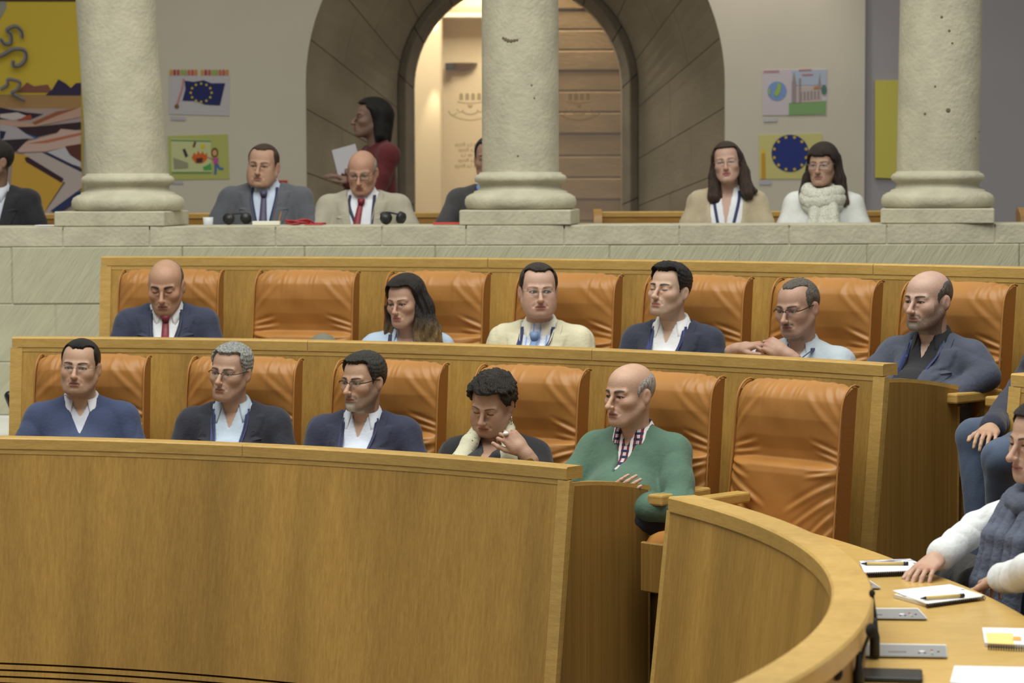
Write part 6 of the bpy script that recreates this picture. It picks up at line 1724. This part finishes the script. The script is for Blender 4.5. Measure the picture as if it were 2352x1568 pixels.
# painting
YPT = 16.94
pt = empty('painting', (0, 0, 0)); tag(pt, 'large surreal painting of a yellow sky over coloured shards', 'painting')
flat('canvas', [(-420, -120), (188, -120), (188, 492), (-420, 492)], fmat((206, 182, 62)), YPT, pt, 0.04)
flat('frame_edge', [(-420, -6), (190, -6), (190, 3), (-420, 3)], fmat((70, 52, 34)), YPT - 0.004, pt, 0.012)
_ly = [YPT - 0.002]
def art(name, pts, c):
    _ly[0] -= 0.0009; flat(name, pts, fmat(c), _ly[0], pt, 0.0007)
art('grey_cloud', [(-420, -110), (20, -110), (14, 20), (-10, 60), (-420, 70)], (150, 150, 140))
art('ochre_land', [(-420, 216), (186, 217), (186, 262), (-420, 252)], (164, 130, 84))
art('far_hills', [(40, 212), (62, 189), (78, 198), (110, 194), (120, 212)], (132, 84, 70))
art('peaks', [(104, 219), (120, 205), (134, 182), (150, 191), (163, 202), (174, 191), (186, 190), (186, 219)], (52, 44, 74))
art('ground', [(-420, 246), (186, 250), (186, 492), (-420, 492)], (170, 152, 148))
art('dark_band', [(-420, 248), (0, 247), (60, 258), (100, 262), (70, 275), (-420, 268)], (44, 36, 56))
art('shard', [(0, 262), (40, 258), (66, 268), (30, 276), (0, 270)], (196, 188, 186)); art('shard', [(55, 268), (70, 263), (74, 273), (40, 278)], (168, 70, 48))
art('pink_shard', [(0, 275), (75, 284), (130, 258), (186, 246), (186, 268), (120, 282), (74, 292), (0, 290)], (190, 156, 140))
art('brown_shard', [(74, 281), (130, 256), (182, 247), (130, 266), (80, 287)], (150, 92, 64))
art('dark_shard', [(40, 292), (90, 290), (186, 280), (186, 296), (120, 306), (86, 314), (60, 306)], (54, 34, 44)); art('blue_edge', [(38, 293), (60, 306), (88, 316), (80, 318), (50, 308)], (56, 96, 150))
art('grey_shard', [(0, 286), (38, 292), (60, 308), (80, 318), (0, 322)], (176, 172, 180)); art('dark_shard', [(0, 300), (14, 302), (8, 318), (0, 322)], (30, 40, 70))
art('pale_shard', [(38, 345), (60, 326), (130, 306), (140, 296), (186, 300), (186, 330), (104, 348), (44, 350)], (198, 170, 160)); art('rust_edge', [(60, 330), (104, 322), (186, 304), (186, 310), (108, 328)], (180, 110, 84))
art('dark_mass', [(0, 322), (66, 318), (40, 345), (0, 356)], (50, 38, 48)); art('dark_shard', [(150, 336), (186, 330), (186, 372), (164, 356)], (92, 50, 44))
art('white_shard', [(104, 350), (150, 338), (160, 356), (186, 372), (186, 384), (150, 372)], (190, 188, 196)); art('blue_stripe', [(96, 350), (110, 350), (188, 388), (188, 398)], (44, 44, 74))
art('pale_wedge', [(52, 352), (96, 350), (188, 396), (188, 430), (120, 492), (100, 492), (150, 420)], (184, 172, 170))
art('gold_field', [(30, 352), (60, 356), (146, 418), (112, 470), (100, 492), (20, 492)], (202, 160, 66)); art('dark_bar', [(56, 362), (64, 360), (146, 410), (142, 420), (60, 372)], (58, 34, 44))
art('blue_shard', [(116, 484), (176, 440), (188, 440), (188, 454), (130, 492)], (42, 54, 96))
for pts, w_ in (([(0, 88), (10, 100), (24, 98), (24, 78), (16, 68), (34, 60), (48, 70), (50, 86)], 9), ([(-30, 130), (0, 128), (30, 113), (56, 116), (58, 136), (44, 150), (30, 150), (30, 138)], 9), ([(0, 205), (16, 194), (18, 182), (34, 184), (46, 190), (38, 206), (26, 212), (40, 222), (56, 230)], 7)):
    _ly[0] -= 0.0009; band('grey_curl', pts, w_, fmat((128, 128, 128)), _ly[0], pt)
    _ly[0] -= 0.0009; band('curl_shade', [(a + 2, b + 3) for a, b in pts], w_ * .35, fmat((74, 66, 74)), _ly[0], pt)
# wooden benches behind the seated people
def bench(px0, px1, y, label, arm):
    x0, x1 = at_y(px0, 490, y).x, at_y(px1, 490, y).x; zt = at_y(1176, 488, y).z
    o = empty('bench', ((x0 + x1) / 2, y, ZG)); tag(o, label, 'bench', 'wooden gallery benches'); h = zt - ZG; L = x1 - x0
    box('backrest', (0, 0, h - .24), (L, .03, .48), W_BENCH, o, bev=.006)
    box('top_rail', (0, 0, h - .015), (L, .045, .04), W_RAIL, o, bev=.008)
    box('seat', (0, -.21, .43), (L, .42, .04), W_BENCH, o, bev=.006)
    for sx in (-1, 1):
        P = [(0.03, 0.0), (0.03, h), (-.02, h + .02), (-.10, h - .02), (-.18, h - .22), (-.42, h - .26), (-.44, h - .32), (-.44, 0.0)]
        k = len(P); xx = sx * L / 2
        V = [(xx - .025, a, b) for a, b in P] + [(xx + .025, a, b) for a, b in P]
        me_obj('bench_end', V, [tuple(range(k)), tuple(range(2 * k - 1, k - 1, -1))] + [(i, i + k, (i + 1) % k + k, (i + 1) % k) for i in range(k)], W_BENCH, o)
    return o
bench(-260, 1050, 14.66, 'long oak gallery bench behind the people in suits', False)
bench(1372, 2040, 14.66, 'oak gallery bench behind the two people with long hair', True)
bench(2345, 2700, 14.66, 'oak bench end beyond the pitted column', True)
# things lying on the parapet
YI_ = 13.50
def on_ledge(px, y=YI_): return Vector((at_y(px, 510, y).x, y, ZL + 0.001))
BLK = mat('black_plastic', S(26, 26, 28), rough=0.45)
def headphones(px, label, scale=1.0, rz=0.0):
    p = on_ledge(px); o = empty('headphones', p, rz); tag(o, label, 'headphones')
    r = .062 * scale
    for sx in (-1, 1):
        bm = bmesh.new(); bmesh.ops.create_cone(bm, cap_ends=True, segments=20, radius1=.034 * scale, radius2=.028 * scale, depth=.03 * scale)
        bmesh.ops.bevel(bm, geom=[e for e in bm.edges if len(e.link_faces) == 2 and abs(e.verts[0].co.z - e.verts[1].co.z) < 1e-5], offset=.004, segments=2, affect='EDGES')
        bm.transform(Matrix.Translation((sx * r * .8, 0, .036 * scale)) @ Matrix.Rotation(R(90 + 12 * sx), 4, 'X') @ Matrix.Rotation(R(18 * sx), 4, 'Y'))
        bm_obj('ear_cup', bm, BLK, o, smooth=True)
    bm_obj('headband', tube_bm([(r * math.cos(R(a)), .02 + .05 * math.sin(R(a)), .045 * scale + .02 * math.sin(R(a))) for a in range(0, 181, 15)], .006, 8), BLK, o, smooth=True)
    return o
headphones(545, 'black headphones on the ledge before the grey-suited person', 1.0)
headphones(905, 'black headset on the ledge before the beige-suited person', 1.05, R(40))
o = empty('desk_card', on_ledge(612, 13.46)); tag(o, 'white card box with a pencil in it on the ledge', 'box')
box('card', (0, 0, .012), (.15, .06, .022), mat('white_card', S(226, 222, 206), rough=.7), o, bev=.002)
bm_obj('pencil', tube_bm([(.068, 0, .02), (.082, .01, .075)], .004, 6), mat('pencil_wood', S(150, 104, 60), rough=.6), o)
def coil(px, label, c, n=3, r=.05):
    o = empty('cable_coil', on_ledge(px)); tag(o, label, 'cable')
    pts = []
    for i in range(n * 16):
        a = 2 * math.pi * i / 16; rr = r * (1 + .12 * math.sin(i * .7)); pts.append((rr * 1.3 * math.cos(a), rr * .8 * math.sin(a), .008 + .006 * (i / 16) + .006 * math.sin(i)))
    pts += [(r * 1.3 + .03 * k, -.02 + .01 * k, .008) for k in range(1, 4)]
    bm_obj('cable', tube_bm(pts, .006, 6), fmat(c, .5), o, smooth=True); box('plug', (-.01, 0, .014), (.05, .03, .02), BLK, o, bev=.005)
coil(684, 'coil of red and black cable on the ledge', (150, 40, 44))
o = empty('spectacles_case', on_ledge(478)); tag(o, 'small glass tumbler upside down on the ledge by the headphones', 'glass')
lathe('tumbler', [(.0, .0), (.026, .0), (.030, .045), (.027, .045), (.024, .004), (0, .004)], 20, mat('tumbler_glass', (.92, .95, 1, 1), rough=.05, alpha=.35, spec=.8), o); o.name = 'tumbler'
o = box('folder', (0, 0, .006), (.22, .12, .010), fmat((196, 62, 52)), None, bev=.002, loc=on_ledge(1040, 13.52)); tag(o, 'red folder lying on the ledge against the column', 'folder')
o = box('red_booklet', (0, 0, .005), (.10, .10, .008), fmat((176, 44, 50)), None, bev=.002, loc=on_ledge(722, 13.50)); tag(o, 'small red booklet on the ledge beside the cable', 'booklet')
o = box('paper_sheet', (0, 0, .003), (.12, .14, .004), fmat((222, 226, 234)), None, bev=.0, loc=on_ledge(110, 13.52)); tag(o, 'white paper on the ledge by the person in black', 'paper')
# sheet in the standing person's hand
q = [at_y(a, b, 15.86) for a, b in ((762, 345), (816, 330), (836, 408), (782, 424))]
V = [tuple(v) for v in q] + [tuple(v + Vector((0, .002, 0))) for v in q]
o = me_obj('held_paper', V, [(0, 1, 2, 3), (7, 6, 5, 4), (0, 4, 5, 1), (1, 5, 6, 2), (2, 6, 7, 3), (3, 7, 4, 0)], fmat((216, 216, 226))); tag(o, 'white sheets held by the standing person in red', 'paper')
# dark object on the landing at the end of the upper desk
p = at_ring(46, 985, 6.75); o = empty('bag', (p.x, p.y, ZC)); tag(o, 'glossy black bag standing on the stone landing by the desk end', 'bag')
s = Sdf(); s.cap((-.050, 0, .205), (.02, 0, .05), .026, .034, k=.03); s.cap((.0, 0, .19), (.06, 0, .07), .03, .06, k=.04); s.cap((.02, 0, .05), (.14, 0, .05), .045, .05, k=.04)
V, Q = s.mesh(.008); np_mesh('body', V, Q, mat('gloss_black', S(22, 20, 20), rough=.25), o)
bm_obj('handle', tube_bm([(.03, -.03, .15), (.05, -.05, .20), (.09, -.05, .20), (.11, -.03, .14)], .007, 8), mat('gloss_black', S(22, 20, 20)), o, smooth=True)
# grey rounded thing behind the upper desk in front of the empty chair
p = at_ring(742, 769, RDB + .22); o = empty('grey_cap', (p.x, p.y, ZB + DT - .145)); tag(o, 'grey rounded cap lying on the desk before the empty upper chair', 'cap')
s = Sdf(); s.ell((0, 0, .06), (.085, .10, .105), 0); s.ell((0, -.10, .05), (.07, .07, .015), .02); s.post.append(lambda D, X, Y, Z: np.maximum(D, -Z + .001)); V, Q = s.mesh(.008); np_mesh('crown', V, Q, mat('grey_felt', S(112, 112, 100), rough=.95, bump=.3), o)

# ================================================================== THINGS ON THE HORSESHOE DESK
def quad_slab(name, px, z0, h, m, parent=None):
    q = [at_z(a, b, z0) for a, b in px]; k = len(q)
    V = [tuple(v) for v in q] + [(v.x, v.y, z0 + h) for v in q]
    return me_obj(name, V, [tuple(range(k - 1, -1, -1)), tuple(range(k, 2 * k))] + [(i, (i + 1) % k, (i + 1) % k + k, i + k) for i in range(k)], m, parent)
def spiral(name, pa, pb, z, n, r, m, parent):
    a, b = at_z(*pa, z), at_z(*pb, z); bms = []
    d = (b - a).normalized(); sd = Vector((-d.y, d.x, 0)); 
    for i in range(n):
        c = a + (b - a) * ((i + .5) / n) + Vector((0, 0, r * .5))
        bms.append(tube_bm([c + sd * r * math.cos(R(t)) + Vector((0, 0, r * math.sin(R(t)))) for t in range(0, 360, 60)], r * .22, 4, closed=True))
    return bm_obj(name, bm_join(bms), m, parent)
STEEL = mat('spiral_wire', S(96, 92, 90), rough=.35, metal=.8); PAPER = mat('paper_white', S(226, 228, 236), rough=.75); TAN = mat('card_tan', S(206, 178, 110), rough=.6); DKW = mat('wire_dark', S(48, 40, 36), rough=.4, metal=.5)
Z0 = ZT + .001
def pen(name, pa, pb, z, m, parent):
    a, b = at_z(*pa, z), at_z(*pb, z); d = (b - a)
    r = empty(name, parent=parent)
    bm_obj('barrel', tube_bm([a + d * .12, a + d * .9], .0055, 10), m, r, smooth=True); bm_obj('tip', tube_bm([a + d * .12, a], [.0052, .0015], 10), BLK, r, smooth=True); bm_obj('cap', tube_bm([a + d * .9, b], .0062, 10), BLK, r, smooth=True)
    return r
nb = empty('spiral_notebook'); tag(nb, 'dark-spined spiral notebook with a tan pen beyond the other notebook', 'notebook')
quad_slab('cover', [(1990, 1322), (2141, 1316), (2090, 1291), (1974, 1296)], Z0, .012, mat('notebook_print', S(120, 116, 132), rough=.6, var=.6, vscale=(22, 22, 22), col2=S(216, 214, 222)), nb)
quad_slab('pages', [(1985, 1317), (2128, 1311), (2088, 1292), (1976, 1296)], Z0 + .0121, .004, PAPER, nb)
spiral('binding', (1990, 1323), (2142, 1317), Z0 + .004, 30, .007, DKW, nb)
pn = pen('pen', (1978, 1294), (2086, 1294), Z0 + .022, TAN, None); tag(pn, 'tan pen lying on the dark-spined notebook', 'pen')
np2 = empty('spiral_notebook'); tag(np2, 'white spiral notepad with a tan cardboard pen in the middle of the table', 'notebook')
quad_slab('cover', [(2128, 1393), (2261, 1374), (2192, 1352), (2052, 1372)], Z0, .010, mat('notepad_cover', S(214, 210, 196), rough=.7), np2)
quad_slab('pages', [(2130, 1388), (2256, 1371), (2180, 1347), (2066, 1365)], Z0 + .0101, .003, PAPER, np2)
quad_slab('loose_sheet', [(2078, 1368), (2216, 1352), (2182, 1342), (2050, 1356)], Z0 + .0132, .001, PAPER, np2)
spiral('binding', (2128, 1394), (2262, 1375), Z0 + .003, 30, .006, DKW, np2)
pn = pen('pen', (2114, 1374), (2214, 1367), Z0 + .020, TAN, None); tag(pn, 'tan cardboard pen with black ends lying on the white notepad', 'pen')
nb3 = empty('spiral_notebook'); tag(nb3, 'yellow and white spiral notebook near the loose white sheet', 'notebook')
quad_slab('cover', [(2262, 1484), (2420, 1492), (2416, 1452), (2256, 1449)], Z0, .010, mat('paper_white', S(226, 228, 236)), nb3)
quad_slab('yellow_print', [(2268, 1477), (2330, 1480), (2326, 1454), (2264, 1453)], Z0 + .0101, .0006, mat('print_yellow', S(232, 206, 130), rough=.7), nb3)
quad_slab('emblem_print', [(2326, 1470), (2346, 1471), (2345, 1462), (2328, 1461)], Z0 + .0108, .0005, mat('print_orange', S(214, 160, 80), rough=.7), nb3)
spiral('binding', (2268, 1488), (2420, 1496), Z0 + .003, 26, .007, STEEL, nb3)
o = quad_slab('white_sheet', [(2182, 1568), (2400, 1590), (2400, 1534), (2192, 1530)], Z0, .002, PAPER); tag(o, 'plain white sheet at the edge of the table by the yellow notebook', 'paper')
ph = empty('mobile_phone'); tag(ph, 'black mobile phone lying below the microphone', 'phone')
q = [at_z(a, b, Z0) for a, b in ((1980, 1566), (2120, 1570), (2112, 1545), (1988, 1543))]
c = sum(q, Vector()) / 4; bmx = bevel_box((0, 0, .006), ((q[1] - q[0]).length, max((q[3] - q[0]).length, .07), .012), .005, 2); d = q[1] - q[0]
bmx.transform(Matrix.Translation(c) @ Matrix.Rotation(math.atan2(d.y, d.x), 4, 'Z')); bm_obj('case', bmx, mat('phone_black', S(40, 42, 46), rough=.35), ph)
PLATE = mat('brushed_aluminium', S(176, 178, 184), rough=.35, metal=.55); LIP = mat('plate_lip', S(222, 224, 222), rough=.4)
def console(pts, label, n):
    o = empty('console_plate'); tag(o, label, 'console', 'microphone console plates')
    quad_slab('lip', pts, Z0, .004, LIP, o)
    cx = sum(p[0] for p in pts) / 4; cy = sum(p[1] for p in pts) / 4
    ins = [(p[0] + (cx - p[0]) * .01, p[1] + (cy - p[1]) * (.10 if p[1] > cy else .02)) for p in pts]
    quad_slab('plate', ins, Z0 + .0041, .002, PLATE, o)
    def P(u, v):
        a = Vector(pts[3]).lerp(Vector(pts[2]), u); b = Vector(pts[0]).lerp(Vector(pts[1]), u); return a.lerp(b, v)
    zt = Z0 + .0062
    for (u, v, r, m) in ((.70, .5, .0075, mat('button_white', S(226, 226, 230))), (.665, .62, .003, BLK), (.735, .62, .003, BLK), (.82, .38, .0032, mat('led_red', S(190, 40, 50))), (.822, .55, .0032, mat('led_yellow', S(226, 214, 170))), (.824, .72, .0032, mat('led_green', S(60, 150, 100))), (.90, .5, .0032, BLK)):
        c = P(u, v); w_ = at_z(c[0], c[1], zt); bm = bmesh.new(); bmesh.ops.create_cone(bm, cap_ends=True, segments=10, radius1=r, radius2=r, depth=.003); bmesh.ops.translate(bm, vec=w_, verts=bm.verts); bm_obj('button', bm, m, o)
    for i in range(n):
        c = P(.30 + .02 * i, .55); w_ = at_z(c[0], c[1], zt); bm = bevel_box(w_, (.002, .012, .001), 0); bm_obj('speaker_slot', bm, BLK, o)
    return o
console([(1986, 1508), (2176, 1511), (2173, 1483), (1983, 1480)], 'aluminium console plate at the foot of the upright microphone', 11)
console([(1960, 1421), (2130, 1423), (2108, 1399), (1962, 1399)], 'aluminium console plate beside the white notepad', 6)
console([(1930, 1350), (2023, 1352), (1995, 1333), (1925, 1332)], 'aluminium console plate mostly hidden behind the desk rail', 0)
def mic(base, pts, head, label, hr=.014):
    o = empty('microphone', base); tag(o, label, 'microphone', 'gooseneck microphones')
    lathe('base', [(0, 0), (.013, 0), (.013, .05), (.009, .065), (.006, .10), (0, .10)], 16, BLK, o)
    P = catmull([(0, 0, .09)] + [tuple(Vector(q) - Vector(base)) for q in pts], 6)
    bm_obj('neck', tube_bm(P, .0045, 8), BLK, o, smooth=True)
    if head:
        bm = bmesh.new(); bmesh.ops.create_uvsphere(bm, u_segments=16, v_segments=10, radius=hr); bmesh.ops.scale(bm, vec=(1, 1, 1.25), verts=bm.verts); bmesh.ops.translate(bm, vec=P[-1], verts=bm.verts); bm_obj('windshield', bm, mat('mic_foam', S(40, 36, 34), rough=1.0, bump=.6, bscale=(300, 300, 300)), o, smooth=True)
b0 = at_z(2009, 1507, Z0 + .006)
mic(b0, [at_y(2011, 1420, b0.y), at_y(2007, 1392, b0.y), at_y(2003, 1362, b0.y)], True, 'upright black gooseneck microphone on the aluminium plate', .008)
b1 = at_z(1972, 1592, Z0)
mic(b1, [at_y(1975, 1530, b1.y), at_y(1984, 1490, b1.y), at_y(2001, 1447, b1.y)], True, 'bent black gooseneck microphone beside the phone')
b2 = at_z(1890, 1640, Z0)
mic(b2, [at_y(1888, 1585, b2.y), at_y(1903, 1565, b2.y), at_y(1922, 1546, b2.y)], True, 'low black gooseneck microphone tucked behind the desk rail')
